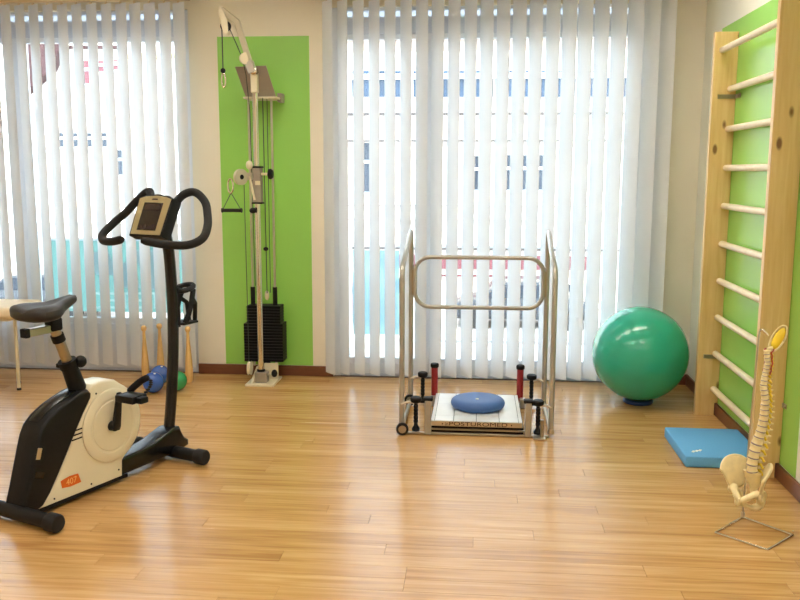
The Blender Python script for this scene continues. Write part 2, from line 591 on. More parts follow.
w1 = window('window_1', W1[0], W1[1], [(-0.385, -0.315)], 0.10, 'tall white framed window with a narrow and a wide pane behind vertical blinds')
w2 = window('window_2', W2[0], W2[1], [(-3.40, -3.33)], 0.36, 'tall white framed window behind vertical blinds beside the exercise bike')
# lower white panel of window_2 with a dark sill gap under it
MB().box((-2.70, YB + 0.062, 0.27), (1.20, 0.05, 0.16), bev=0.006).build('lower_panel', 'white_pvc', w2, False)
MB().box((-2.70, YB + 0.12, 0.06), (1.6, 0.02, 0.10)).build('sill_gap', 'gasket', w2, False)


# vertical blinds
SLW = 0.127
SZ1 = 2.645


def slat_mesh(SLA, SZ0):
    mb = MB()
    n = 6
    P = []
    for z in (SZ0, SZ1):
        r = []
        for i in range(n + 1):
            t = (i / n - 0.5)
            bow = 0.004 * (1 - (2 * t) ** 2)
            r.append(Vector((t * SLW * math.cos(SLA) - bow * math.sin(SLA), -t * SLW * math.sin(SLA) - bow * math.cos(SLA), z)))
        P.append(r)
    mb.grid(P)
    return mb.mesh('slat', 'slat', True, False)




def blind(gaps, label, yb, ang, bottom=0.045):
    SLM = slat_mesh(math.radians(ang), bottom)
    x0, x1 = gaps[0] - 0.03, gaps[-1] + 0.03
    b = thing('vertical_blind', label, 'blind', ((x0 + x1) / 2, yb, 0))
    cx = (x0 + x1) / 2
    MB().box((0, 0, 2.685), (x1 - x0, 0.045, 0.05), bev=0.003).build('headrail', 'headrail', b, False)
    for k in range(8):
        xx = x0 + 0.15 + (x1 - x0 - 0.3) * k / 7 - cx
        if k % 3 == 0:
            MB().box((xx, 0.035, 2.70), (0.03, 0.12 + 0.0, 0.012)).build('mounting_bracket', 'headrail', b, False)
    for i in range(len(gaps) - 1):
        xm = (gaps[i] + gaps[i + 1]) / 2 - cx
        o = add('slat', SLM, b, (xm, 0, 0))
        o.rotation_euler.z = random.uniform(-0.03, 0.03)
        MB().box((xm, 0, 2.653), (0.012, 0.012, 0.02)).build('carrier', 'headrail', b, False)
    return b


g1 = [-1.095, -0.997, -0.887, -0.778, -0.669, -0.56, -0.451, -0.343, -0.235, -0.121, -0.014, 0.096, 0.206, 0.312, 0.425, 0.537, 0.642, 0.746, 0.857, 0.968, 1.078, 1.181, 1.285]
g2 = [-4.03 + 0.1062 * i for i in range(6)] + [-3.396, -3.285, -3.186, -3.08, -2.974, -2.872, -2.766, -2.658, -2.549, -2.448, -2.348, -2.24, -2.133, -2.037]
blind(g1, 'white vertical slat blind hanging in front of the window behind the balance platform', 6.05, 47)
blind(g2, 'white vertical slat blind hanging in front of the window behind the exercise bike', 6.05, 32, 0.075)


# ceiling lamps
def lamp(x, y, label):
    t = thing('ceiling_lamp', label, 'lamp', (x, y, ZC), 0, 'linear ceiling lamps')
    mb = MB().box((0, 0, -0.012), (1.25, 0.16, 0.024), bev=0.004)
    mb.build('housing', 'white_pvc', t, False)
    for sg in (-1, 1):
        MB().box((0, sg * 0.074, -0.05), (1.25, 0.006, 0.055)).build('side_reflector', 'white_pvc', t, False)
    MB().box((0, 0, -0.045), (1.22, 0.115, 0.012), bev=0.003).build('diffuser', 'lamp_glow', t, False)


for y, row_name in ((4.75, 'row near the windows'), (2.4, 'middle row'), (0.0, 'row far from the windows')):
    for x, where in ((0.72, 'nearest the wall with the bars'), (-0.95, 'between two others'), (-2.65, 'farthest from the wall bars')):
        lamp(x, y, 'linear ceiling lamp of the %s, %s' % (row_name, where))


# ------------------------------------------------------------------ wall bars
def wall_bars():
    yn, yf = 4.24, 5.355          # near faces of the two uprights
    x0, x1 = 1.362, 1.4975
    t = thing('wall_bars', 'tall pine wall bars with ten round rungs fixed to the green side wall', 'wall bars', (1.43, 4.8, 0))
    o = Vector((1.43, 4.8, 0))
    H = 2.305
    for yy in (yn, yf):
        # pine boards stand clear of the skirting board
        ol = [(x0, 0.001), (x1 - 0.020, 0.001), (x1 - 0.020, 0.08), (x1, 0.08), (x1, H), (x0, H)]
        MB().prism(ol, yy, yy + 0.042, lambda a, b, w: Vector((a, w, b)) - o, bev=0.003, seg=2).build('upright', 'pine', t, False)
    z1, z10 = 2.193, 0.121
    for i in range(10):
        z = at_y(*[(722.5, 50), (730, 89), (727.5, 129), (727.5, 168), (725, 206), (721.5, 244), (720, 281), (718, 317.5), (714.5, 353.7), (712, 389)][i], yf).z
        x = 1.408 if i == 0 else 1.466
        r = MB()
        r.tube([Vector((x, yn + 0.02, z)) - o, Vector((x, yf + 0.02, z)) - o], 0.019, 16)
        r.build('rung', 'rung_wood', t)
    for z in (1.935, 0.375):
        for yy in (yn, yf):
            mb = MB()
            if yy == yf:
                mb.box(Vector((1.445, yy - 0.002, z)) - o, (0.10, 0.004, 0.024))
                mb.cyl(Vector((1.42, yy - 0.004, z)) - o, Vector((1.42, yy - 0.008, z)) - o, 0.007, n=10)
                mb.box(Vector((1.4965, yy - 0.05, z)) - o, (0.003, 0.10, 0.024))
                mb.cyl(Vector((1.496, yy - 0.07, z)) - o, Vector((1.490, yy - 0.07, z)) - o, 0.007, n=10)
            else:
                mb.box(Vector((1.493, yy - 0.002, z)) - o, (0.008, 0.004, 0.024))
                mb.box(Vector((1.4965, yy - 0.02, z)) - o, (0.003, 0.04, 0.024))
                mb.cyl(Vector((1.496, yy - 0.03, z)) - o, Vector((1.488, yy - 0.03, z)) - o, 0.008, n=10)
            mb.build('bracket', 'brushed', t, False)


wall_bars()

# ------------------------------------------------------------------ pad under the bars
t = thing('balance_pad', 'flat light blue foam balance pad on the floor by the wall bars', 'foam pad', (1.28, 4.622, 0))
MB().box((0, 0, 0.0305), (0.405, 0.515, 0.059), bev=0.008, seg=3).build('foam_block', 'pad_blue', t)
lm = MB()
for k, (a, b) in enumerate(((-0.020, 0.0), (0.0, 0.012), (0.018, 0.022))):
    lm.box((-0.125 + a, -0.175 + b, 0.0603), (0.014, 0.030, 0.0008), Matrix.Rotation(-0.5, 3, 'Z'))
lm.build('printed_mark', 'print_white', t, False)['label'] = 'small white printed mark'

# ------------------------------------------------------------------ gym ball on a ring
t = thing('gym_ball', 'large shiny green inflatable gym ball in the corner', 'ball', (1.062, 5.62, 0.0))
mb = MB()
prof = []
n = 56
Rb = 0.306
for i in range(n + 1):
    a = -PI / 2 + PI * i / n
    rr = Rb * (1 + (0.0016 * math.sin(a * 40) if 0.18 < i / n < 0.82 else 0))
    prof.append((max(0, rr * math.cos(a)) if 0 < i < n else 0, rr * math.sin(a)))
Mt = Matrix.Rotation(0.35, 3, 'X') @ Matrix.Rotation(0.25, 3, 'Y')
mb.lathe(prof, (0, 0, 0.329), Mt, 64)
mb.build('ball_skin', 'ball_green', t)
MB().cyl(Vector((0, 0, 0.329)) + Mt @ Vector((0, 0.9, -0.436)) * (Rb - 0.004), Vector((0, 0, 0.329)) + Mt @ Vector((0, 0.9, -0.436)) * (Rb + 0.001), 0.012, n=14).build('valve_plug', 'print_white', t)
rg = MB()
rg.tube([(0.082 * math.cos(2 * PI * i / 36), 0.082 * math.sin(2 * PI * i / 36), 0.0165) for i in range(36)], 0.0155, 12, closed=True)
rg = rg.build('ball_ring', 'ring_blue', None, loc=(1.062, 5.62, 0.0))
tag(rg, 'dark blue ring on the floor holding the green gym ball', 'ring')


# ------------------------------------------------------------------ balance platform
def balance_platform():
    t = thing('balance_platform', 'steel framed balance training platform with white top and tall side handrails', 'balance trainer', (0.005, 4.81, 0))
    # local: x right, y away from the windowless side, z up
    r = 0.0155
    for sg, xf, xb in ((-1, -0.424, -0.420), (1, 0.427, 0.432)):
        P = [(xf, 0.0, 0.03), (xf, 0.0, 0.90)]
        P += [(xf, 0.008, 0.935), (xf, 0.035, 0.962)]
        P += [(xf, 0.30, 1.035), (xb, 0.545, 1.118)]
        P += [(xb, 0.590, 1.124), (xb, 0.612, 1.10), (xb, 0.62, 1.05), (xb, 0.62, 0.022)]
        MB().tube(P, r, 14).build('handrail', 'tube_beige', t)
        # flattened shoe on the corner where the rail meets the front tube
        MB().cyl((xf, 0.0, 0.022), (xf, 0.0, 0.05), 0.019, n=14).build('tube_shoe', 'steel', t)
        # side rails of the base
        MB().tube([(xf, 0.0, 0.03), (xb, 0.62, 0.03)], 0.012, 10).build('side_rail', 'brushed', t)
    # round cornered guard between the rear tubes
    a, b, c, d, q = -0.395, 0.408, 0.645, 0.962, 0.095
    P = []
    for (cx, cz, a0) in ((b - q, d - q, 0), (a + q, d - q, PI / 2), (a + q, c + q, PI), (b - q, c + q, 3 * PI / 2)):
        for i in range(9):
            an = a0 + PI / 2 * i / 8
            P.append((cx + q * math.cos(an), 0.612, cz + q * math.sin(an)))
    MB().tube(P, 0.0135, 12, closed=True).build('rear_guard', 'tube_beige', t)
    for x in (-0.407, 0.420):
        MB().box((x, 0.615, 0.80), (0.02, 0.022, 0.16), bev=0.003).build('guard_clamp', 'brushed', t, False)
    # base
    for y, z in ((-0.012, 0.008), (0.62, 0.02)):
        MB().box((0.0, y, z), (0.83, 0.022, 0.013), bev=0.003).build('cross_rail', 'brushed', t, False)
    for z in (0.029,):
        MB().box((0.005, 0.008, z), (0.55, 0.012, 0.009)).build('inner_rail', 'brushed', t, False)
    MB().box((0.005, 0.32, 0.022), (0.54, 0.58, 0.034)).build('under_tray', 'rubber_black', t, False)
    for x in (-0.272, 0.297):
        for y, hb in ((-0.005, 0.2), (0.60, 0.06)):
            MB().box((x, y, hb / 2 + 0.005), (0.036, 0.05, hb), bev=0.004).build('side_block', 'tube_beige', t, False)
            if hb > 0.15:
                MB().box((x, y, 0.210), (0.055, 0.05, 0.022), bev=0.006).build('block_cap', 'rubber_black', t, False)
    # platform and its white tiles
    pf = MB().box((0.005, 0.33, 0.058), (0.525, 0.62, 0.026), bev=0.003).build('platform', 'joint_dark', t, False)
    MB().box((0.005, 0.0165, 0.0595), (0.525, 0.006, 0.028)).build('front_lip', 'steel', t, False)
    xs = [-0.2575, -0.236, -0.127, 0.004, 0.136, 0.246, 0.2675]
    ys = [0.02, 0.13, 0.26, 0.39, 0.51, 0.638]
    for i in range(6):
        for j in range(5):
            gx, gy = (0.002, 0.0012)
            MB().box(((xs[i] + xs[i + 1]) / 2, (ys[j] + ys[j + 1]) / 2, 0.0735), (xs[i + 1] - xs[i] - gx * 1.6, ys[j + 1] - ys[j] - gy * 2, 0.005)).build('tile', 'tile_white', pf, False)
    txt = text_mesh('POSTUROMED', 0.046, 'print_dark')
    o = add('lettering', txt, t, (0.015, 0.0128, 0.0595)); o.rotation_euler = (PI / 2, 0, 0); o.scale = (1.12, 0.7, 1)
    for xx, tx in ((-0.175, '\u2022 in'), (0.205, '\u2022')):
        o = add('lettering', text_mesh(tx, 0.03, 'print_dark'), t, (xx, 0.0128, 0.0575)); o.rotation_euler = (PI / 2, 0, 0)
    # waisted rubber dampers at the corners
    for x in (-0.342, 0.352):
        for y in (-0.01, 0.61):
            pr = [(0.022, 0.0), (0.024, 0.012), (0.012, 0.030), (0.010, 0.045)]
            for k in range(5):
                z = 0.05 + k * 0.022
                pr += [(0.0135, z), (0.0135, z + 0.012), (0.0105, z + 0.016)]
            pr += [(0.012, 0.162), (0.030, 0.170), (0.032, 0.178), (0.032, 0.192), (0.026, 0.198)]
            MB().lathe(pr, (x, y, 0.022)).build('damper', 'rubber_black', t)
            s = -1 if x < 0 else 1
            MB().tube([(x, y, 0.185), (x + s * 0.045, y, 0.19), (s * 0.425, y, 0.175)], 0.008, 8).build('damper_strut', 'steel', t)
    # red stop posts at the rear
    for x in (-0.268, 0.282):
        p = MB().cyl((x, 0.655, 0.03), (x, 0.655, 0.245), 0.021, n=18).build('stop_post', 'red_rubber', t)
        MB().lathe([(0.023, 0), (0.027, 0.006), (0.027, 0.022), (0.022, 0.028)], (x, 0.655, 0.242)).build('stop_cap', 'rubber_black', p)
    # transport wheels and right foot
    for y, x in ((-0.012, -0.418), (0.625, -0.425)):
        rot = Matrix.Rotation(PI / 2 - 0.0, 3, 'X')
        M = Matrix.Rotation(0.12, 3, 'Z') @ rot
        wob = MB().lathe([(0.030, -0.010), (0.036, -0.007), (0.036, 0.007), (0.030, 0.010)], (x, y - 0.025, 0.0365), M).build('wheel', 'rubber_black', t)
        MB().lathe([(0.004, -0.014), (0.022, -0.0125), (0.024, 0.0), (0.022, 0.0125), (0.004, 0.014)], (x, y - 0.025, 0.0365), M).build('hub', 'brushed', wob)
    MB().box((0.36, -0.04, 0.006), (0.07, 0.05, 0.010), bev=0.002).build('foot_plate', 'steel', t, False)
    MB().cyl((0.375, -0.03, 0.01), (0.375, -0.03, 0.11), 0.011, n=12).build('adjusting_bolt', 'brushed', t)
    return t


balance_platform()

# air cushion on the platform
t = thing('air_cushion', 'round blue inflatable seat cushion lying on the white platform', 'cushion', (0.017, 5.128, 0.0762))
pr = [(0.0, 0.0), (0.135, 0.0), (0.150, 0.006), (0.160, 0.018), (0.164, 0.032), (0.160, 0.046), (0.148, 0.057), (0.128, 0.062), (0.09, 0.0625), (0.05, 0.061), (0.02, 0.060), (0, 0.060)]
MB().lathe(pr, n=48).build('cushion_skin', 'disc_blue', t)
MB().lathe([(0.0, 0.0), (0.010, 0.0), (0.010, 0.003), (0.006, 0.005), (0, 0.005)], (-0.004, -0.03, 0.0605), n=16).build('valve', 'print_white', t)


# ------------------------------------------------------------------ pulley tower
def pulley_tower():
    bx, by = -1.51, 5.88
    t = thing('pulley_tower', 'chrome cable pulley tower with black weight stack against the green panel', 'pulley machine', (bx, by, 0))

    def L(x, y, z):
        return Vector((x - bx, y - by, z))
    MB().box(L(-1.506, 5.92, 0.009), (0.205, 0.27, 0.016), bev=0.003).build('base_plate', 'cream_metal', t, False)
    MB().prism([(5.80, 0.017), (6.06, 0.017), (6.06, 0.10), (5.98, 0.10), (5.86, 0.05)], -1.575, -1.555, lambda a, b, w: L(w, a, b), bev=0.002).build('base_cheek', 'cream_metal', t, False)
    MB().box(L(-1.46, 5.96, 0.075), (0.10, 0.02, 0.115), bev=0.003).build('base_bracket', 'cream_metal', t, False)
    MB().box(L(-1.505, 5.865, 0.055), (0.085, 0.075, 0.075), bev=0.004).build('base_socket', 'plate_grey', t, False)
    MB().lathe([(0.026, 0), (0.029, 0.004), (0.029, 0.014), (0.024, 0.017)], L(-1.512, 5.87, 0.092)).build('post_collar', 'rubber_black', t)
    k = MB().tube([L(-1.46, 5.85, 0.075), L(-1.42, 5.84, 0.085)], 0.008, 8).build('knob_stem', 'steel', t)
    MB().sphere(L(-1.408, 5.835, 0.088), 0.027, (0.8, 1, 1)).build('knob', 'rubber_black', t)
    MB().cyl(L(-1.512, 5.87, 0.09), L(-1.512, 5.87, 2.03), 0.0205, n=20).build('post', 'chrome', t)
    # weight stack
    for i in range(13):
        z = 0.142 + i * 0.0213
        MB().box(L(-1.513, 6.02, z + 0.0103), (0.283, 0.13, 0.0195), bev=0.002).build('weight_plate', 'weight_black', t, False)
    for i in range(6):
        z = 0.142 + 13 * 0.0213 + i * 0.0213
        MB().box(L(-1.510, 6.02, z + 0.0103), (0.242, 0.12, 0.0195), bev=0.002).build('weight_plate', 'weight_black', t, False)
    MB().cyl(L(-1.51, 6.02, 0.08), L(-1.51, 6.02, 0.142), 0.03, n=16).build('stack_buffer', 'rubber_black', t)
    for x in (-1.598, -1.437):
        MB().cyl(L(x, 6.02, 0.10), L(x, 6.02, 2.02), 0.0085, n=12).build('guide_rod', 'steel', t)
        MB().cyl(L(x, 6.02, 0.546), L(x, 6.02, 0.675), 0.0165, n=14).build('rod_sleeve', 'rubber_black', t)
    MB().sphere(L(-1.487, 5.985, 0.62), 0.016, (1, 1, 2.2)).build('stack_swivel', 'cream_metal', t)
    # head plate
    P = [(-1.645, 2.19), (-1.432, 2.195), (-1.392, 2.0), (-1.603, 1.995)]
    MB().prism(P, 0.0, 0.012, lambda a, b, w: L(a, 5.97 + w - (b - 2.0) * 0.55, b), bev=0.002).build('head_plate', 'plate_grey', t, False)
    MB().box(L(-1.497, 6.04, 1.992), (0.235, 0.19, 0.014), bev=0.002).build('head_shelf', 'cream_metal', t, False)
    MB().box(L(-1.385, 6.09, 2.0), (0.03, 0.10, 0.06), bev=0.003).build('wall_bracket', 'plate_grey', t, False)
    # pivot and arm
    MB().box(L(-1.512, 5.865, 2.085), (0.046, 0.05, 0.14), bev=0.006).build('pivot_block', 'cream_metal', t, False)
    MB().lathe([(0.020, -0.03), (0.026, -0.026), (0.026, 0.026), (0.020, 0.03)], L(-1.505, 5.825, 2.155), Matrix.Rotation(PI / 2, 3, 'X')).build('pivot_pin', 'chrome', t)
    MB().lathe([(0.010, -0.016), (0.038, -0.014), (0.032, 0.0), (0.038, 0.014), (0.010, 0.016)], L(-1.555, 5.80, 2.235), Matrix.Rotation(PI / 2, 3, 'X') @ Matrix.Rotation(0.5, 3, 'Y')).build('guide_pulley', 'cream_metal', t)
    MB().box(L(-1.522, 5.82, 2.18), (0.055, 0.06, 0.085), Matrix.Rotation(-0.35, 3, 'Y'), bev=0.008).build('arm_clamp', 'steel', t, False)

    def beam(p, q, wx, wy, name, m='cream_metal'):
        p, q = Vector(p), Vector(q)
        z = (q - p).normalized()
        x = Vector((1, 0, 0)); x = (x - z * x.dot(z)).normalized()
        yv = z.cross(x)
        M = Matrix((x, yv, z)).transposed()
        return MB().box((p + q) / 2, (wx, wy, (q - p).length), M, bev=0.004).build(name, m, t, False)
    beam(L(-1.518, 5.82, 2.17), L(-1.603, 5.79, 2.474), 0.036, 0.04, 'lower_arm', 'arm_metal')
    beam(L(-1.594, 5.79, 2.464), L(-1.706, 5.78, 2.550), 0.036, 0.04, 'upper_arm', 'arm_metal')
    for dy in (-0.028, 0.028):
        MB().prism([(-1.716, 2.545), (-1.700, 2.556), (-1.682, 2.530), (-1.655, 2.48), (-1.652, 2.395), (-1.665, 2.383), (-1.684, 2.39), (-1.708, 2.48)], dy - 0.003, dy + 0.003, lambda a, b, w: L(a, 5.78 + w, b), bev=0.001).build('pulley_cheek', 'cream_metal', t, False)
    MB().lathe([(0.008, -0.012), (0.034, -0.011), (0.028, 0.0), (0.034, 0.011), (0.008, 0.012)], L(-1.676, 5.78, 2.44), Matrix.Rotation(PI / 2, 3, 'X')).build('arm_pulley', 'rubber_black', t)
    MB().tube([L(-1.702, 5.78, 2.43), L(-1.702, 5.78, 2.16)], 0.004, 6).build('cable', 'cable', t)
    MB().tube([L(-1.650, 5.79, 2.42), L(-1.575, 5.80, 2.24), L(-1.56, 5.83, 2.13), L(-1.548, 5.86, 1.9), L(-1.548, 5.9, 0.70)], 0.003, 6).build('cable', 'cable', t)
    MB().sphere(L(-1.702, 5.78, 2.155), 0.017).build('cable_stop', 'rubber_black', t)
    P = [L(-1.700 + 0.013 * math.cos(a), 5.78, 2.092 + 0.045 * math.sin(a)) for a in [2 * PI * i / 20 for i in range(20)]]
    MB().tube(P, 0.0055, 8, closed=True).build('carabiner', 'chrome', t)
    # sliding carriage
    MB().box(L(-1.507, 5.868, 1.40), (0.060, 0.062, 0.235), bev=0.004).build('carriage', 'plate_grey', t, False)
    for z in (1.522, 1.278):
        MB().box(L(-1.507, 5.868, z), (0.072, 0.072, 0.012), bev=0.003).build('carriage_cap', 'rubber_black', t, False)
    MB().box(L(-1.498, 5.835, 1.415), (0.035, 0.004, 0.028)).build('carriage_plate', 'cream_metal', t, False)
    MB().tube([L(-1.48, 5.86, 1.475), L(-1.428, 5.85, 1.475)], 0.009, 10).build('knob_stem', 'cream_metal', t)
    MB().lathe([(0.018, -0.018), (0.034, -0.012), (0.036, 0.004), (0.026, 0.016), (0.0, 0.018)], L(-1.412, 5.85, 1.475), Matrix.Rotation(PI / 2, 3, 'Y')).build('knob', 'rubber_black', t)
    MB().box(L(-1.565, 5.845, 1.46), (0.07, 0.035, 0.05), bev=0.006).build('swivel_bracket', 'steel', t, False)
    MB().sphere(L(-1.552, 5.83, 1.535), 0.026, (0.9, 0.9, 1.2)).build('swivel_head', 'cream_metal', t)
    MB().tube([L(-1.552, 5.83, 1.46), L(-1.535, 5.83, 1.37), L(-1.52, 5.83, 1.30)], 0.008, 8).build('release_lever', 'cream_metal', t)
    Mp = Matrix.Rotation(0.95, 3, 'Z') @ Matrix.Rotation(PI / 2, 3, 'X')
    pu = MB().lathe([(0.012, -0.014), (0.054, -0.012), (0.045, 0.0), (0.054, 0.012), (0.012, 0.014)], L(-1.606, 5.80, 1.455), Mp, 28).build('carriage_pulley', 'arm_metal', t)
    MB().lathe([(0.014, -0.018), (0.018, -0.012), (0.018, 0.012), (0.014, 0.018)], L(-1.606, 5.80, 1.455), Mp).build('pulley_axle', 'rubber_black', pu)
    P = [L(-1.675 + 0.018 * math.cos(a), 5.79, 1.395 + 0.048 * math.sin(a)) for a in [2 * PI * i / 20 for i in range(20)]]
    MB().tube(P, 0.0065, 8, closed=True).build('carabiner', 'chrome', t)
    for xe in (-1.735, -1.605):
        MB().tube([L(-1.672, 5.79, 1.348), L(xe, 5.79, 1.232)], 0.003, 6).build('grip_strap', 'cable', t)
    MB().lathe([(0.014, -0.072), (0.017, -0.068), (0.012, -0.060), (0.0125, 0.060), (0.017, 0.068), (0.014, 0.072)], L(-1.670, 5.79, 1.230), Matrix.Rotation(PI / 2, 3, 'Y'), 16).build('hand_grip', 'black_foam', t)
    MB().sphere(L(-1.53, 5.82, 1.228), 0.022, (1.2, 1, 0.9)).build('cable_stop', 'rubber_black', t)
    MB().tube([L(-1.60, 5.86, 1.40), L(-1.603, 5.89, 0.16)], 0.0028, 6).build('cable', 'cable', t)
    MB().tube([L(-1.475, 5.93, 1.99), L(-1.477, 5.95, 0.64)], 0.0035, 6).build('cable', 'cable', t)
    MB().tube([L(-1.455, 5.97, 1.99), L(-1.46, 5.98, 0.64)], 0.0028, 6).build('cable', 'cable', t)
    MB().sphere(L(-1.477, 5.94, 0.955), 0.018, (1, 1, 0.8)).build('cable_stop', 'rubber_black', t)
    MB().lathe([(0.010, -0.012), (0.050, -0.011), (0.042, 0.0), (0.050, 0.011), (0.010, 0.012)], L(-1.592, 5.87, 0.115), Matrix.Rotation(PI / 2, 3, 'Y')).build('floor_pulley', 'cream_metal', t)


pulley_tower()


# ------------------------------------------------------------------ exercise bike
def exercise_bike():
    t = thing('exercise_bike', 'black and cream upright exercise bike with round crank cover', 'exercise bike', (-1.973, 3.39, 0), math.atan2(-0.39, 0.921))
    V = Vector                         # local: x sideways, y forward, z up
    side = lambda u, z, v: V((v, u, z))
    # rear cover
    ol = [(0.004, 0.04), (0.004, 0.075), (0.024, 0.135), (0.044, 0.20), (0.070, 0.285), (0.093, 0.355), (0.115, 0.395), (0.155, 0.430), (0.21, 0.460), (0.265, 0.480), (0.33, 0.500), (0.378, 0.505), (0.396, 0.485), (0.392, 0.462), (0.346, 0.400), (0.29, 0.315), (0.241, 0.238), (0.19, 0.160), (0.140, 0.088), (0.10, 0.045), (0.066, 0.033)]
    MB().prism(ol, -0.064, 0.070, side, bev=0.016, seg=4).build('rear_cover', 'black_plastic', t)
    MB().prism([(0.125, 0.412), (0.16, 0.440), (0.22, 0.470), (0.30, 0.498), (0.34, 0.507), (0.34, 0.49), (0.20, 0.445)], -0.034, 0.034, side, bev=0.006, seg=2).build('top_trim', 'black_gloss', t)
    MB().box((0.069, 0.090, 0.285), (0.004, 0.022, 0.05), Matrix.Rotation(-0.3, 3, 'X'), bev=0.001).build('power_socket', 'steel', t, False)
    MB().box((0.069, 0.085, 0.19), (0.004, 0.05, 0.03), Matrix.Rotation(-0.3, 3, 'X'), bev=0.001).build('socket_panel', 'black_gloss', t, False)
    # cream side cover with the round crank housing
    C = (0.512, 0.303)
    ol = [(0.064, 0.033), (0.135, 0.088), (0.187, 0.152), (0.237, 0.230), (0.287, 0.312), (0.337, 0.388), (0.376, 0.443), (0.383, 0.500), (0.405, 0.522)]
    for i in range(17):
        a = math.radians(100 - i * 10.0)
        rr = 0.198 if i < 3 else 0.19
        ol.append((C[0] + rr * math.cos(a) - (0.028 if i < 1 else 0), C[1] + rr * math.sin(a) + (0.028 - 0.006 * i if i < 5 else 0)))
    ol = [p for p in ol if p[1] > 0.15 or p[0] < 0.4]
    ol += [(0.585, 0.125), (0.570, 0.110), (0.566, 0.030)]
    MB().prism(ol, -0.060, 0.062, side, bev=0.012, seg=3).build('side_cover', 'bike_cream', t)
    My = Matrix.Rotation(PI / 2, 3, 'Y')
    for sg in (1, -1):
        M = My if sg > 0 else Matrix.Rotation(-PI / 2, 3, 'Y')
        d = MB().lathe([(0.176, 0), (0.176, 0.007), (0.170, 0.011), (0.133, 0.012), (0.129, 0.009), (0.122, 0.009), (0.118, 0.013), (0.06, 0.016), (0, 0.017)], (sg * 0.0615, C[0] - 0.004, C[1]), M, 56).build('crank_disc', 'bike_cream', t)
        MB().lathe([(0.024, 0), (0.022, 0.03), (0.018, 0.036), (0, 0.037)], (sg * 0.077, 0.495, 0.305), M).build('crank_hub', 'black_plastic', t)
    # right crank points up, left one down
    for sg, (uc, zc) in ((1, (0.522, 0.452)), (-1, (0.468, 0.158))):
        MB().prism([(0.472, 0.300), (0.480, 0.286), (0.510, 0.286), (0.518, 0.302), (uc + 0.013, zc), (uc + 0.008, zc + 0.012), (uc - 0.008, zc + 0.012), (uc - 0.013, zc)] if sg > 0 else
                   [(0.478, 0.312), (0.484, 0.322), (0.506, 0.322), (0.512, 0.312), (uc + 0.013, zc), (uc + 0.008, zc - 0.012), (uc - 0.008, zc - 0.012), (uc - 0.013, zc)], sg * 0.098, sg * 0.116, side, bev=0.003).build('crank_arm', 'black_plastic', t)
        ped = MB().box((sg * 0.178, uc + 0.005, zc - 0.006), (0.115, 0.095, 0.036), bev=0.008, seg=2)
        ped.box((sg * 0.245, uc + 0.005, zc - 0.008), (0.040, 0.05, 0.030), bev=0.006, seg=2)
        ped = ped.build('pedal', 'black_plastic', t)
        # toe strap arching over the pedal
        P = spline([(sg * 0.125, uc + 0.045, zc + 0.004), (sg * 0.140, uc + 0.062, zc + 0.028), (sg * 0.170, uc + 0.085, zc + 0.058), (sg * 0.200, uc + 0.10, zc + 0.075)], 5)
        MB().tube(P, [0.012] + [0.017] * (len(P) - 2) + [0.012], 10, flat=0.75).build('toe_strap', 'rubber_black', ped)
        P = spline([(sg * 0.215, uc + 0.098, zc + 0.066), (sg * 0.225, uc + 0.085, zc + 0.04), (sg * 0.222, uc + 0.050, zc + 0.01)], 3)
        mb = MB()
        for a, b in zip(P, P[1:]):
            mb.sphere((a + b) / 2, 0.008, (1.5, 1, 0.7), u=8, v=6)
        mb.tube(P, 0.0035, 6)
        mb.build('strap_end', 'rubber_black', ped)
    # vents, screws, sticker on the cream cover
    for k in range(3):
        MB().box((0.0625, 0.305 - 0.001 * k, 0.333 - 0.0205 * k), (0.003, 0.058, 0.006), Matrix.Rotation(0.03, 3, 'X')).build('vent_slot', 'rubber_black', t, False)
    for u, z in ((0.16, 0.056), (0.37, 0.056), (0.54, 0.072), (0.425, 0.475), (0.215, 0.235)):
        MB().cyl((0.061, u, z), (0.0645, u, z), 0.0045, n=8).build('screw', 'rubber_black', t)
    ms = Matrix.Rotation(0.03, 3, 'X')
    st = MB().prism([(0.205, 0.090), (0.199, 0.124), (0.215, 0.128), (0.250, 0.133), (0.297, 0.130), (0.312, 0.085), (0.25, 0.083)], 0.0622, 0.0635, side).build('sticker', 'orange_sticker', t, False)
    st['label'] = 'orange sticker with white lettering'
    o = add('lettering', text_mesh('407', 0.040, 'sticker_print'), st, (0.0638, 0.258, 0.107)); o.rotation_euler = (PI / 2, 0, PI / 2)
    # lower frame, front beam and stabilisers
    MB().prism([(0.02, 0.016), (0.60, 0.016), (0.60, 0.036), (0.02, 0.036)], -0.050, 0.060, side, bev=0.003).build('lower_frame', 'black_plastic', t, False)
    MB().prism([(0.556, 0.028), (0.556, 0.114), (0.60, 0.116), (0.70, 0.120), (0.80, 0.133), (0.87, 0.154), (0.93, 0.172), (0.985, 0.168), (1.00, 0.135), (1.02, 0.10), (1.05, 0.08), (1.05, 0.05), (0.98, 0.036), (0.92, 0.034)], -0.052, 0.052, side, bev=0.014, seg=3).build('front_beam', 'black_gloss', t)
    for u, hl in ((0.0, 0.25), (0.945, 0.228)):
        st = MB().cyl((-hl, u, 0.041), (hl, u, 0.041), 0.032, n=18).build('stabiliser_bar', 'black_plastic', t)
        for sg in (-1, 1):
            MB().lathe([(0.036, 0), (0.040, 0.006), (0.040, 0.052), (0.034, 0.060), (0, 0.061)], (sg * (hl - 0.035), u, 0.041), Matrix.Rotation(sg * PI / 2, 3, 'Y')).build('end_cap', 'black_foam', st)
    # upright post
    P = spline([(0, 0.950, 0.12), (0, 0.972, 0.25), (0, 0.992, 0.40), (0, 1.012, 0.62), (0, 1.016, 0.85), (0, 1.004, 1.08), (0, 0.975, 1.22)], 4)
    MB().tube(P, 0.030, 18, flat=0.9).build('post', 'black_gloss', t)
    # bottle cage on the front of the post
    bc = MB()
    u0 = 1.108
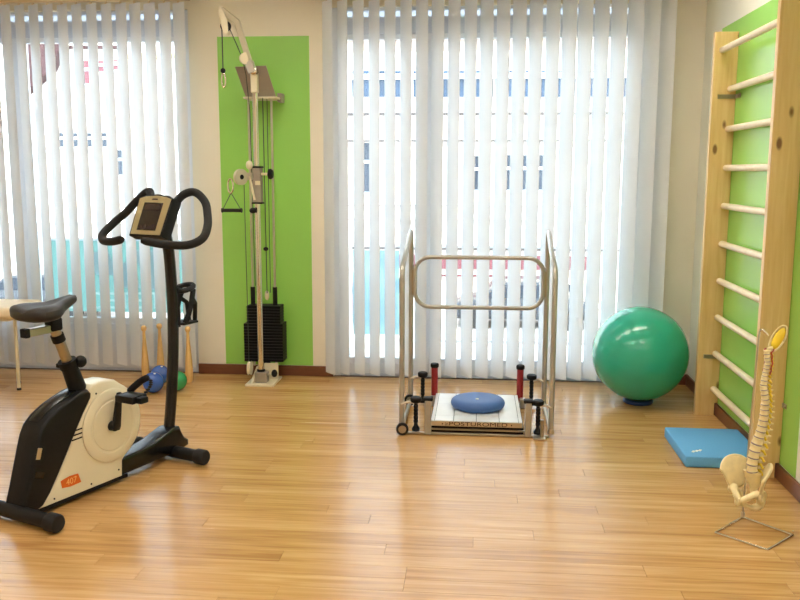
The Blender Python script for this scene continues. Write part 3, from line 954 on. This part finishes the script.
    bc.tube([(0.046 * math.sin(a), u0 - 0.05 * math.cos(a), 0.885 - 0.012 * math.cos(a) * 1.0) for a in [2 * PI * i / 24 for i in range(24)]], 0.014, 8, closed=True)
    for sg in (-1, 1):
        bc.tube([(sg * 0.035, u0 + 0.03, 0.875), (sg * 0.045, u0 + 0.005, 0.82), (sg * 0.043, u0 - 0.02, 0.75), (sg * 0.035, u0 - 0.04, 0.705)], 0.015, 8)
        bc.tube([(sg * 0.045, u0 + 0.01, 0.83), (sg * 0.030, u0 + 0.048, 0.80), (sg * 0.02, u0 + 0.052, 0.705)], 0.012, 8)
    bc.box((0, u0 + 0.0, 0.700), (0.085, 0.112, 0.012), bev=0.003)
    bc.box((0, u0 - 0.062, 0.79), (0.04, 0.014, 0.21), bev=0.003)
    bc.build('bottle_cage', 'black_plastic', t)
    # console
    e1 = V((0, 0.43, 0.903)).normalized()
    nn = V((0, -0.903, 0.43)).normalized()
    ex = V((1, 0, 0))
    M = Matrix((ex, e1, nn)).transposed()           # local: x across, y up the face, z out of the face
    cc = V((-0.004, 0.892, 1.278))
    fx = lambda a, b, w: cc + M @ V((a * 1.32, b * 1.08, w))
    MB().prism([(-0.084, -0.105), (0.084, -0.105), (0.088, 0.085), (0.06, 0.100), (0.0, 0.108), (-0.06, 0.100), (-0.088, 0.085)], -0.065, 0.0, fx, bev=0.008, seg=2).build('console', 'black_plastic', t)
    bz = MB().prism([(-0.074, -0.098), (0.074, -0.098), (0.079, 0.080), (0.05, 0.091), (0.0, 0.096), (-0.05, 0.091), (-0.079, 0.080)], 0.0, 0.004, fx, bev=0.001, seg=1).build('bezel', 'bezel', t, False)
    sc = MB().prism([(-0.047, -0.078), (0.047, -0.078), (0.047, 0.060), (-0.047, 0.060)], 0.004, 0.0055, fx).build('screen', 'screen', t, False)
    MB().prism([(-0.040, 0.022), (0.040, 0.022), (0.040, 0.054), (-0.040, 0.054)], 0.0055, 0.006, fx).build('display_field', 'screen_mark', sc, False)
    for k in range(4):
        MB().prism([(-0.040 + 0.021 * k, -0.072), (-0.024 + 0.021 * k, -0.072), (-0.024 + 0.021 * k, -0.056 + 0.008 * (k % 2)), (-0.040 + 0.021 * k, -0.056 + 0.008 * (k % 2))], 0.0055, 0.006, fx).build('display_bar', 'screen_mark', sc, False)
    MB().prism([(-0.016, 0.074), (0.016, 0.074), (0.012, 0.081), (-0.012, 0.081)], 0.004, 0.0048, fx).build('badge', 'print_dark', bz, False)
    MB().prism([(-0.05, -0.10), (0.05, -0.10), (0.04, 0.02), (-0.04, 0.02)], -0.115, -0.06, fx, bev=0.012, seg=2).build('console_mount', 'black_plastic', t)
    # handlebar, one bent bar on each side
    for sg in (1, -1):
        P = spline([(sg * 0.063, 0.752, 1.163), (sg * 0.16, 0.785, 1.146), (sg * 0.265, 0.830, 1.143), (sg * 0.315, 0.880, 1.172), (sg * 0.300, 0.94, 1.225), (sg * 0.258, 0.995, 1.285), (sg * 0.215, 1.03, 1.345), (sg * 0.150, 1.035, 1.390), (sg * 0.100, 1.00, 1.372), (sg * 0.070, 0.95, 1.30)], 5)
        rr = [0.0205] * len(P)
        rr[0] = 0.015
        P = [V((p.x * 1.05, p.y, p.z)) for p in P]
        MB().tube(P, rr, 14).build('handlebar', 'black_foam', t)
    MB().tube([(-0.05, 0.955, 1.20), (0.05, 0.955, 1.20)], 0.02, 12).build('bar_clamp', 'black_plastic', t)
    # seat post, sleeve, slide, saddle
    ax = (V((0, 0.259, 0.819)) - V((0, 0.387, 0.469))).normalized()
    b0 = V((0, 0.40, 0.435))
    MB().tube([b0, b0 + ax * 0.205], [0.044, 0.036], 16).build('post_sleeve', 'black_plastic', t)
    MB().tube([b0 + ax * 0.19, b0 + ax * 0.225], 0.041, 16).build('sleeve_collar', 'rubber_black', t)
    MB().tube([b0 + ax * 0.15, b0 + ax * 0.415], 0.0235, 16).build('seat_post', 'brushed', t)
    MB().tube([b0 + ax * 0.325, b0 + ax * 0.36], 0.029, 14).build('post_clamp', 'rubber_black', t)
    kp = b0 + ax * 0.205
    MB().tube([kp, kp + V((0.03, 0.035, 0.008))], 0.011, 10).build('knob_stem', 'steel', t)
    MB().sphere(kp + V((0.036, 0.040, 0.008)), 0.028, (1, 0.9, 1)).build('knob', 'rubber_black', t)
    MB().box(kp + V((-0.045, -0.01, -0.01)), (0.03, 0.022, 0.02), bev=0.004).build('clamp_ear', 'rubber_black', t, False)
    MB().box((0, 0.195, 0.805), (0.034, 0.16, 0.034), bev=0.003).build('seat_slide', 'steel', t, False)
    MB().box((0, 0.112, 0.805), (0.040, 0.026, 0.040), bev=0.004).build('slide_cap', 'rubber_black', t, False)
    MB().box((0, 0.262, 0.822), (0.055, 0.06, 0.06), bev=0.01, seg=2).build('saddle_clamp', 'rubber_black', t)
    # saddle
    secs = [(0.088, 0.055, 0.893, 0.018), (0.096, 0.095, 0.891, 0.028), (0.118, 0.128, 0.890, 0.035), (0.160, 0.140, 0.889, 0.037), (0.205, 0.125, 0.890, 0.037), (0.245, 0.088, 0.896, 0.036), (0.285, 0.056, 0.908, 0.034), (0.330, 0.040, 0.923, 0.030), (0.362, 0.032, 0.933, 0.025), (0.376, 0.014, 0.936, 0.013)]
    mb = MB()
    rings = []
    n = 24
    for (u, hw, zc, hh) in [(u + 0.012, hw * 0.9, zc - 0.008, hh * 0.92) for (u, hw, zc, hh) in secs]:
        ring = []
        for j in range(n):
            a = 2 * PI * j / n
            cx = math.copysign(abs(math.cos(a)) ** 0.75, math.cos(a)) * hw
            cz = math.sin(a) * hh
            top = math.sin(a) > 0
            if top:
                cz += 0.014 * min(1, (abs(cx) / 0.08) ** 2) * (hw / 0.122) - 0.010 * math.exp(-(cx / 0.02) ** 2)
            ring.append(mb.bm.verts.new(V((cx, u, zc + cz))))
        rings.append(ring)
    for A, B in zip(rings, rings[1:]):
        for j in range(n):
            mb.bm.faces.new((A[j], A[(j + 1) % n], B[(j + 1) % n], B[j]))
    mb.bm.faces.new(rings[0][::-1]); mb.bm.faces.new(rings[-1])
    mb.build('saddle', 'saddle_vinyl', t)
    return t


exercise_bike()

# ------------------------------------------------------------------ padded bench behind the bike
t = thing('padded_bench', 'cream padded bench on thin legs standing behind the bike saddle', 'bench', (-3.62, 5.55, 0))
MB().box((0, 0, 0.565), (1.18, 0.42, 0.075), bev=0.028, seg=4).build('pad', 'bench_cream', t)
MB().box((0, 0, 0.518), (1.08, 0.34, 0.022), bev=0.003).build('frame', 'cream_metal', t, False)
for x in (-0.50, 0.492):
    for y in (-0.01, 0.17):
        x = x - (0.10 if y > 0 else 0)
        l = MB().cyl((x, y, 0.012), (x, y, 0.51), 0.0115, n=12).build('leg', 'cream_metal', t)
        MB().lathe([(0.015, 0), (0.015, 0.012), (0.0125, 0.016)], (x, y, 0.0005)).build('foot', 'rubber_black', l)

# ------------------------------------------------------------------ weighted balls and gymnastic clubs
for (x, y, r, m, lb) in ((-2.182, 5.56, 0.071, 'toy_blue', 'shiny blue weighted ball in front of the other blue ball'),
                         (-2.222, 5.80, 0.068, 'toy_blue', 'shiny blue weighted ball behind the other blue ball, beside the wooden clubs'),
                         (-2.042, 5.63, 0.070, 'toy_green', 'small shiny green weighted ball beside two blue balls')):
    t = thing('weighted_ball', lb, 'ball', (x, y, 0), 0, 'small weighted balls')
    MB().sphere((0, 0, r + 0.0005), r, u=32, v=20).build('ball_skin', m, t)
    MB().cyl((0.02, -0.02, 2 * r - 0.006), (0.0205, -0.0205, 2 * r - 0.0012), 0.007, n=10).build('valve', 'print_white' if m == 'toy_blue' else 'toy_green', t)
clubp = [(0.0, 0.0), (0.018, 0.0), (0.0215, 0.004), (0.026, 0.05), (0.0275, 0.09), (0.025, 0.15), (0.0185, 0.23), (0.0125, 0.30), (0.0105, 0.345), (0.010, 0.362), (0.012, 0.366), (0.0175, 0.374), (0.020, 0.386), (0.0175, 0.398), (0.010, 0.405), (0, 0.407)]
cm = MB().lathe(clubp, n=20).mesh('gymnastic_club', 'club_wood')
for (x, y, lb) in ((-2.357, 5.87, 'wooden gymnastic club standing by the blinds, farthest from the green panel'), (-2.279, 5.965, 'wooden gymnastic club standing upright, middle one of three'), (-2.036, 5.87, 'wooden gymnastic club standing upright nearest the green panel')):
    tag(add('gymnastic_club', cm, None, (x, y, 0.0005)), lb, 'club', 'wooden gymnastic clubs')


# ------------------------------------------------------------------ spine model on its wire stand
def spine():
    A, B, Cc, D = Vector((1.174, 3.721, 0)), Vector((1.011, 3.539, 0)), Vector((1.174, 3.387, 0)), Vector((1.325, 3.546, 0))
    c0 = Vector((1.174, 3.60, 0))
    r = 0.0045
    up = Vector((0, 0, r + 0.0005))
    t = thing('model_stand', 'thin chrome wire stand with a square base holding the spine model', 'stand', c0)
    mb = MB()
    P = [A, B, Cc, D]
    for a, b in zip(P, P[1:] + [A]):
        mb.tube([a - c0 + up, b - c0 + up], r, 8)
    for p in P:
        mb.sphere(p - c0 + up, r, u=8, v=6)
    mb.tube([D - c0 + up, D - c0 + up + Vector((0, 0, 0.018))], r, 8)
    mb.build('wire_base', 'chrome', t)
    MB().tube([A - c0 + up, A - c0 + Vector((0, -0.003, 0.10)), Vector((1.179, 3.706, 0.48)) - c0, Vector((1.187, 3.70, 0.80)) - c0, Vector((1.190, 3.70, 0.838)) - c0], 0.0042, 8).build('rod', 'steel', t)
    MB().tube([Vector((1.189, 3.70, 0.838)) - c0, Vector((1.200, 3.697, 0.842)) - c0, Vector((1.222, 3.692, 0.818)) - c0], 0.006, 8).build('hook', 'chrome', t)
    MB().lathe([(0.008, 0), (0.009, 0.004), (0.009, 0.022), (0.006, 0.026)], A - c0 + Vector((0, 0, 0.003)), n=12).build('rod_socket', 'steel', t)

    F = Vector((-0.73, -0.683, 0)); Lt = Vector((0.683, -0.73, 0)); Z = Vector((0, 0, 1))
    s = thing('spine_model', 'anatomical spine and pelvis model with yellow nerves hanging on a wire stand', 'anatomy model', (1.21, 3.68, 0.07))
    o = Vector((1.21, 3.68, 0.07))
    keys = [(1.217, 0.755), (1.224, 0.704), (1.216, 0.639), (1.214, 0.604), (1.224, 0.552), (1.225, 0.504), (1.223, 0.461), (1.218, 0.417), (1.210, 0.381), (1.198, 0.337), (1.192, 0.296), (1.188, 0.261), (1.190, 0.225)]

    def cx(z):
        for (xa, za), (xb, zb) in zip(keys, keys[1:]):
            if za >= z >= zb:
                k = (za - z) / (za - zb)
                return xa + (xb - xa) * k
        return keys[0][0] if z > keys[0][1] else keys[-1][0]

    def frame(z):
        return Vector((cx(z), 3.685, z)) - o
    # vertebrae: 7 neck, 12 chest, 5 loin, growing downwards
    z = 0.757
    zs = []
    for i in range(24):
        h = 0.0158 if i < 7 else (0.0190 + 0.0006 * (i - 7) if i < 19 else 0.0305)
        zs.append((z - h / 2, h))
        z -= h
    M0 = Matrix((Lt, F, Z)).transposed()
    for i, (zc, h) in enumerate(zs):
        p = frame(zc)
        k = (0.0125 if i < 7 else 0.0145 + 0.0006 * (i - 7) if i < 19 else 0.0235)
        a = frame(zc - h / 2) - frame(zc + h / 2)
        tl = math.atan2(a.x, -a.z)
        M = Matrix.Rotation(-tl, 3, 'Y') @ M0
        mb = MB()
        mb.lathe([(k * 0.6, -h * 0.40), (k, -h * 0.40), (k * 0.86, 0), (k, h * 0.40), (k * 0.6, h * 0.40)], p, M, 14)
        back = -1
        # arch, transverse and spinous processes
        for sg in (-1, 1):
            mb.tube([p + M @ Vector((sg * k * 0.6, -k * 0.7, 0)), p + M @ Vector((sg * k * 1.0, -k * 1.6, 0.001)), p + M @ Vector((0, -k * 2.2, -0.002))], [k * 0.30, k * 0.32, k * 0.28], 6)
            tw = 1.55 if i >= 7 else 1.35
            if i == 0: tw = 2.1
            mb.tube([p + M @ Vector((sg * k * 0.8, -k * 1.3, 0)), p + M @ Vector((sg * k * tw, -k * 1.7, 0.003))], [k * 0.28, k * 0.16], 6)
        dl = 1.0 if i < 7 else (1.25 if i < 19 else 0.95)
        mb.tube([p + M @ Vector((0, -k * 2.0, -0.001)), p + M @ Vector((0, -k * (2.0 + dl), -h * (0.35 if i < 7 else 0.75 if i < 19 else 0.2)))], [k * 0.30, k * 0.18], 6)
        v = mb.build('vertebra', 'bone', s)
        MB().lathe([(k * 0.94, -h * 0.11), (k * 1.0, 0), (k * 0.94, h * 0.11)], frame(zc - h / 2), M, 14).build('intervertebral_disc', 'bone_disc', s)
    # nerve roots down both sides, in pairs
    for sg in (-1, 1):
        for i, (zc, h) in enumerate(zs):
            k = (0.0125 if i < 7 else 0.0150 if i < 19 else 0.0235)
            p = frame(zc - h / 2)
            MB().tube([p + M0 @ Vector((sg * k * 0.2, -k * 1.5, 0.002)), p + M0 @ Vector((sg * k * 0.95, -k * 1.25, 0)), p + M0 @ Vector((sg * k * 1.6, -k * 1.05, -h * 0.5))], [0.005, 0.0062, 0.0045], 6).build('nerve_root', 'nerve_yellow', s)
    P = [frame(zc) + M0 @ Vector((0.004, -0.030 if i > 6 else -0.019, 0)) for i, (zc, h) in enumerate(zs)]
    MB().tube(P, 0.0085, 8).build('spinal_cord', 'nerve_yellow', s)
    for sg in (-1, 1):
        P = [frame(zs[i][0]) + M0 @ Vector((sg * (0.0150 + 0.003 * (i % 2)), -0.010, 0)) for i in range(0, 7)]
        P = [P[0] + M0 @ Vector((-sg * 0.004, -0.02, 0.012)), P[0] + M0 @ Vector((sg * 0.006, -0.012, 0.008))] + P
        MB().tube(P, 0.0034, 6).build('vertebral_artery', 'artery_red', s)
    # occiput: open bone shell with yellow inside
    oc = Vector((1.263, 3.695, 0.806)) - o
    Mo = Matrix.Rotation(0.45, 3, 'Y') @ M0
    mb = MB()
    rows = []
    for i in range(9):
        th = PI * 0.55 * i / 8
        rows.append([oc + Mo @ Vector((0.027 * math.sin(th) * math.cos(2 * PI * j / 20), -0.022 * math.cos(th), 0.062 * math.sin(th) * math.sin(2 * PI * j / 20))) for j in range(21)])
    mb.grid(rows)
    oo = mb.build('occiput', 'bone', s)
    bmod = oo.modifiers.new('thick', 'SOLIDIFY'); bmod.thickness = 0.005; bmod.offset = 0
    MB().sphere(oc + Mo @ Vector((0, -0.004, 0)), 1.0, (0.021, 0.013, 0.051), Mo, 18, 12).build('brain_stem', 'nerve_yellow', s)
    MB().tube([oc + Mo @ Vector((0, 0, -0.045)), frame(0.762) + M0 @ Vector((0, -0.012, 0.0)), frame(0.745) + M0 @ Vector((0, -0.012, 0))], 0.008, 8).build('skull_base', 'bone', s)
    # sacrum
    q = frame(0.225)
    base = q + Vector((0, 0, 0))
    mb = MB()
    sec = [(0, 0.042, 0.020, 0.0), (-0.03, 0.036, 0.018, -0.010), (-0.06, 0.027, 0.014, -0.020), (-0.085, 0.017, 0.010, -0.022), (-0.105, 0.009, 0.006, -0.014)]
    rings = [[base + Lt * (hw * math.cos(2 * PI * j / 14)) + F * (yf + hd * math.sin(2 * PI * j / 14)) + Z * dz for j in range(14)] for dz, hw, hd, yf in sec]
    RV = [[mb.bm.verts.new(p) for p in r_] for r_ in rings]
    for a, b in zip(RV, RV[1:]):
        for j in range(14):
            mb.bm.faces.new((a[j], a[(j + 1) % 14], b[(j + 1) % 14], b[j]))
    mb.bm.faces.new(RV[0][::-1]); mb.bm.faces.new(RV[-1])
    mb.build('sacrum', 'bone', s)
    # hip bones: curved iliac blade, socket, pubic and sitting arches
    for sg in (-1, 1):
        def hp(l, f, z):
            return base + Lt * (sg * l * 0.86) + F * (f * 0.86) + Z * ((z - 0.225) * (0.78 if z > 0.225 else 1.0) - 0.008)
        crest = [(0.034, -0.046, 0.236), (0.050, -0.044, 0.268), (0.074, -0.028, 0.292), (0.100, 0.004, 0.301), (0.118, 0.040, 0.290), (0.120, 0.072, 0.264), (0.112, 0.094, 0.232)]
        mid = [(0.036, -0.040, 0.215), (0.050, -0.032, 0.235), (0.068, -0.014, 0.248), (0.086, 0.012, 0.252), (0.098, 0.038, 0.246), (0.102, 0.062, 0.228), (0.100, 0.082, 0.205)]
        low = [(0.038, -0.032, 0.192), (0.050, -0.020, 0.190), (0.060, -0.002, 0.190), (0.070, 0.016, 0.190), (0.078, 0.034, 0.186), (0.084, 0.052, 0.178), (0.086, 0.064, 0.168)]
        soc = [(0.052, -0.016, 0.160), (0.058, -0.004, 0.152), (0.063, 0.010, 0.150), (0.068, 0.022, 0.148), (0.074, 0.034, 0.148), (0.078, 0.046, 0.150), (0.080, 0.056, 0.154)]
        mb = MB()
        rows = []
        for k in range(7):
            rows.append(spline([hp(*crest[k]), hp(*mid[k]), hp(*low[k]), hp(*soc[k])], 3))
        cols = list(zip(*rows))
        mb.grid([spline(list(c), 3) for c in cols])
        il = mb.build('iliac_blade', 'bone', s)
        sm = il.modifiers.new('thick', 'SOLIDIFY'); sm.thickness = 0.010; sm.offset = 0
        MB().tube(spline([hp(*c) for c in crest], 4), 0.0065, 8).build('iliac_crest', 'bone', s)
        MB().lathe([(0.014, -0.004), (0.024, 0.0), (0.026, 0.010), (0.021, 0.016), (0.016, 0.008), (0, 0.004)], hp(0.072, 0.036, 0.150), Matrix((Z, F, Lt * sg)).transposed(), 18).build('hip_socket', 'bone', s)
        MB().tube(spline([hp(0.066, 0.044, 0.158), hp(0.046, 0.070, 0.150), hp(0.024, 0.086, 0.134), hp(0.006, 0.090, 0.120)], 4), [0.017] * 4 + [0.014] * 5 + [0.014] * 4, 10).build('pubic_arch', 'bone', s)
        MB().tube(spline([hp(0.066, 0.024, 0.140), hp(0.060, 0.008, 0.112), hp(0.052, 0.018, 0.092), hp(0.032, 0.052, 0.092), hp(0.008, 0.084, 0.110)], 4), [0.018] * 5 + [0.017] * 6 + [0.011] * 6, 10).build('sitting_arch', 'bone', s)
    MB().sphere(base + F * 0.090 + Z * (0.114 - 0.225), 0.008, (1, 1, 1.6)).build('pubic_disc', 'bone', s)


spine()

# ------------------------------------------------------------------ outside: railings, street, houses
struct('ground_street', (0, 0, 0), MB().box((-4, 46, -3.3), (90, 78, 0.2)).mesh('ground_street', 'asphalt', False), 'grey street below the windows')
t = thing('balcony_railing', 'turquoise printed balcony banner with pale lettering outside the window behind the bike', 'railing', (-2.72, 6.62, 0))
MB().box((0, 0, 0.955), (1.40, 0.03, 0.02)).build('top_rail', 'grey_pvc', t, False)
MB().box((0, 0, 0.66), (1.40, 0.006, 0.57)).build('banner', 'banner_film', t, False)
for x in (-0.70, 0.0, 0.70):
    MB().box((x, 0.025, 0.45), (0.03, 0.03, 1.0)).build('baluster', 'white_pvc', t, False)
bl = MB()
for (px, a, b, w) in ((98, 252, 275, 30), (124, 262, 288, 22), (150, 250, 290, 34)):
    p0, p1 = at_y(px, a, 6.615), at_y(px + 6, b, 6.615)
    bl.prism([(p0.x + 2.72 - w * 0.004, p0.z), (p0.x + 2.72 + w * 0.003, p0.z), (p1.x + 2.72 + w * 0.004, p1.z), (p1.x + 2.72 - w * 0.002, p1.z)], -0.008, -0.005, lambda a_, b_, w_: Vector((a_, w_, b_)))
bl.build('banner_print', 'banner_light', t, False)
for ch, px in (('E', 69), ('I', 81), ('O', 97), ('E', 111), ('T', 125), ('E', 140), ('T', 155), ('I', 168)):
    p = at_y(px, 301.5, 6.61)
    o = add('lettering', text_mesh(ch, 0.19, 'banner_letter'), t, (p.x + 2.72, -0.0075, p.z))
    o.rotation_euler = (PI / 2, 0, 0)
t = thing('balcony_railing', 'pale blue glass balcony railing outside the window behind the balance platform', 'railing', (0.05, 6.62, 0))
MB().box((0, 0, 0.925), (2.2, 0.025, 0.015)).build('top_rail', 'white_pvc', t, False)
MB().box((-0.83, 0, 0.56), (0.36, 0.008, 0.66)).build('glass_panel', 'rail_glass', t, False)
for x in (-1.03, -0.63, 1.05):
    MB().box((x, 0, 0.46), (0.022, 0.03, 0.92)).build('baluster', 'white_pvc', t, False)
MB().box((0.2, 0, 0.19), (1.7, 0.02, 0.02)).build('bottom_rail', 'white_pvc', t, False)


def house(name, label, x0, x1, Yf, z1, wins, bands, extras=(), wall='facade', group=None, depth=10):
    h = thing(name, label, 'building', ((x0 + x1) / 2, Yf, -3.2))
    off = Vector(((x0 + x1) / 2, Yf, -3.2))
    MB().box(Vector(((x0 + x1) / 2, Yf + depth / 2, (z1 - 3.2) / 2)) - off, (x1 - x0, depth, z1 + 3.2)).build('facade_wall', wall, h, False)
    for (a, b, c, d, m) in wins:
        p, q = at_y(a, c, Yf), at_y(b, d, Yf)
        cxx, czz = (p.x + q.x) / 2, (p.z + q.z) / 2
        ww, hh = abs(q.x - p.x), abs(p.z - q.z)
        w = MB().box(Vector((cxx, Yf - 0.03, czz)) - off, (ww, 0.05, hh)).build('window', m, h, False)
        if m == 'far_glass_blue':
            continue
        fr = MB()
        fr.box(Vector((cxx, Yf - 0.07, czz + hh * 0.12)) - off, (ww, 0.04, 0.10))
        fr.box(Vector((cxx, Yf - 0.06, czz - hh / 2 - 0.05)) - off, (ww + 0.3, 0.12, 0.10))
        fr.build('window_bar', 'white_pvc', w, False)
    for (a, b, c, d, m) in bands:
        p, q = at_y(a, c, Yf), at_y(b, d, Yf)
        MB().box(Vector(((p.x + q.x) / 2, Yf - 0.08, (p.z + q.z) / 2)) - off, (abs(q.x - p.x), 0.16, abs(p.z - q.z))).build('ledge', m, h, False)
    return h, off


YH = 30.0
wins = [(355, 374, 143, 192, 'far_window'), (472, 481, 156, 190, 'far_window'), (506, 513, 155, 190, 'far_window'), (523, 530, 155, 190, 'far_window'), (539, 546, 155, 190, 'far_window')]
for k in range(15):
    wins.append((352 + k * 20.5, 370 + k * 20.5, 71, 97, 'far_glass_blue'))
wins += [(533, 546, 282, 318, 'far_window'), (564, 576, 284, 318, 'far_window'), (385, 400, 278, 320, 'far_window')]
bands = [(330, 690, 113, 114.5, 'facade_band'), (330, 690, 140, 141.5, 'facade_band'), (330, 690, 205, 206.5, 'facade_band'), (330, 690, 219, 221.5, 'facade_band'),
         (330, 690, 244, 252, 'facade_band'), (380, 590, 254, 270, 'awning_red'), (435, 500, 274, 276.5, 'awning_red'), (330, 690, 74.8, 77.5, 'white_pvc')]
p0, p1 = at_y(318, 100, YH), at_y(720, 100, YH)
house('town_house', 'white town house with a blue glazed top storey across the street', p0.x, p1.x, YH, at_y(400, 52, YH).z, wins, bands)
# shallow tiled roof of the white house
rf = thing('roof_parapet', 'pale pink roof parapet above the blue glazed storey', 'parapet', ((p0.x + p1.x) / 2, YH + 1.2, at_y(400, 52, YH).z))
MB().box((0, 0, 0.3), (p1.x - p0.x, 0.5, 0.6), bev=0.03).build('parapet_wall', 'facade_pink', rf, False)
MB().box((0, -0.05, 0.64), (p1.x - p0.x + 0.3, 0.7, 0.08), bev=0.01).build('coping', 'facade_band', rf, False)

# neighbouring house seen through the other window
wl = [(56, 64, 133, 147, 'far_window'), (71, 78, 133, 147, 'far_window'), (86, 92, 133, 147, 'far_window'), (101, 107, 133, 147, 'far_window'), (116, 123, 150, 175, 'far_window'), (46, 53, 135, 178, 'facade_pink'), (28, 36, 132, 162, 'facade_pink'), (155, 172, 132, 168, 'facade_pink')]
bd = [(-20, 200, 223, 224.5, 'facade_band'), (124, 200, 54, 58, 'yellow_band')] + [(x, x + 6, 46, 49, 'roof_tile') for x in (67, 82, 97, 112)]
wl += [(82, 90, 61, 84, 'awning_red'), (97, 105, 61, 72, 'awning_red'), (112, 119, 60, 70, 'awning_red')]
q0, q1 = at_y(-60, 100, YH), at_y(212, 100, YH)
zt = at_y(100, 42, YH).z
hh, off = house('corner_house', 'cream corner house with a small steep red roof across the street', q0.x, q1.x, YH, zt, wl, bd)
a, b, c, d = [at_y(*p, YH - 0.6) - off for p in ((26, 42), (62, 42), (50, 70), (22, 95))]
mb = MB()
V4 = [mb.bm.verts.new(v) for v in (a, b, c, d)]
V5 = [mb.bm.verts.new(v + Vector((0, 0.5, 0))) for v in (a, b, c, d)]
mb.bm.faces.new(V4); mb.bm.faces.new(V5[::-1])
for i in range(4):
    mb.bm.faces.new((V4[i], V4[(i + 1) % 4], V5[(i + 1) % 4], V5[i]))
mb.build('roof', 'roof_tile', hh, False)


def car(x, y, m, label):
    t = thing('parked_car', label, 'car', (x, y, -3.2), 0, 'cars parked in the street')
    P = [(-2.1, 0.3), (-2.1, 0.75), (-1.9, 0.85), (-1.3, 0.92), (-0.8, 1.42), (0.7, 1.45), (1.3, 0.98), (2.0, 0.85), (2.15, 0.6), (2.1, 0.3)]
    MB().prism(P, -0.85, 0.85, lambda a_, b_, w_: Vector((a_, w_, b_)), bev=0.08, seg=2).build('body', m, t)
    for sgn in (-1, 1):
        MB().prism([(-1.15, 0.95), (-0.75, 1.34), (0.65, 1.36), (1.1, 0.98)], sgn * 0.84, sgn * 0.87, lambda a_, b_, w_: Vector((a_, w_, b_))).build('side_window', 'far_window', t, False)
    for xx in (-1.35, 1.35):
        for sgn in (-1, 1):
            MB().lathe([(0.2, -0.1), (0.32, -0.1), (0.32, 0.1), (0.2, 0.1)], (xx, sgn * 0.76, 0.32), Matrix.Rotation(PI / 2, 3, 'X')).build('wheel', 'tyre', t)


car(1.4, 26.5, 'car_dark', 'dark parked car in the street below the white town house')
car(-4.6, 26.8, 'car_red', 'red parked car in the street below the white town house')
car(-14.0, 26.6, 'car_dark', 'dark parked car in front of the cream corner house')
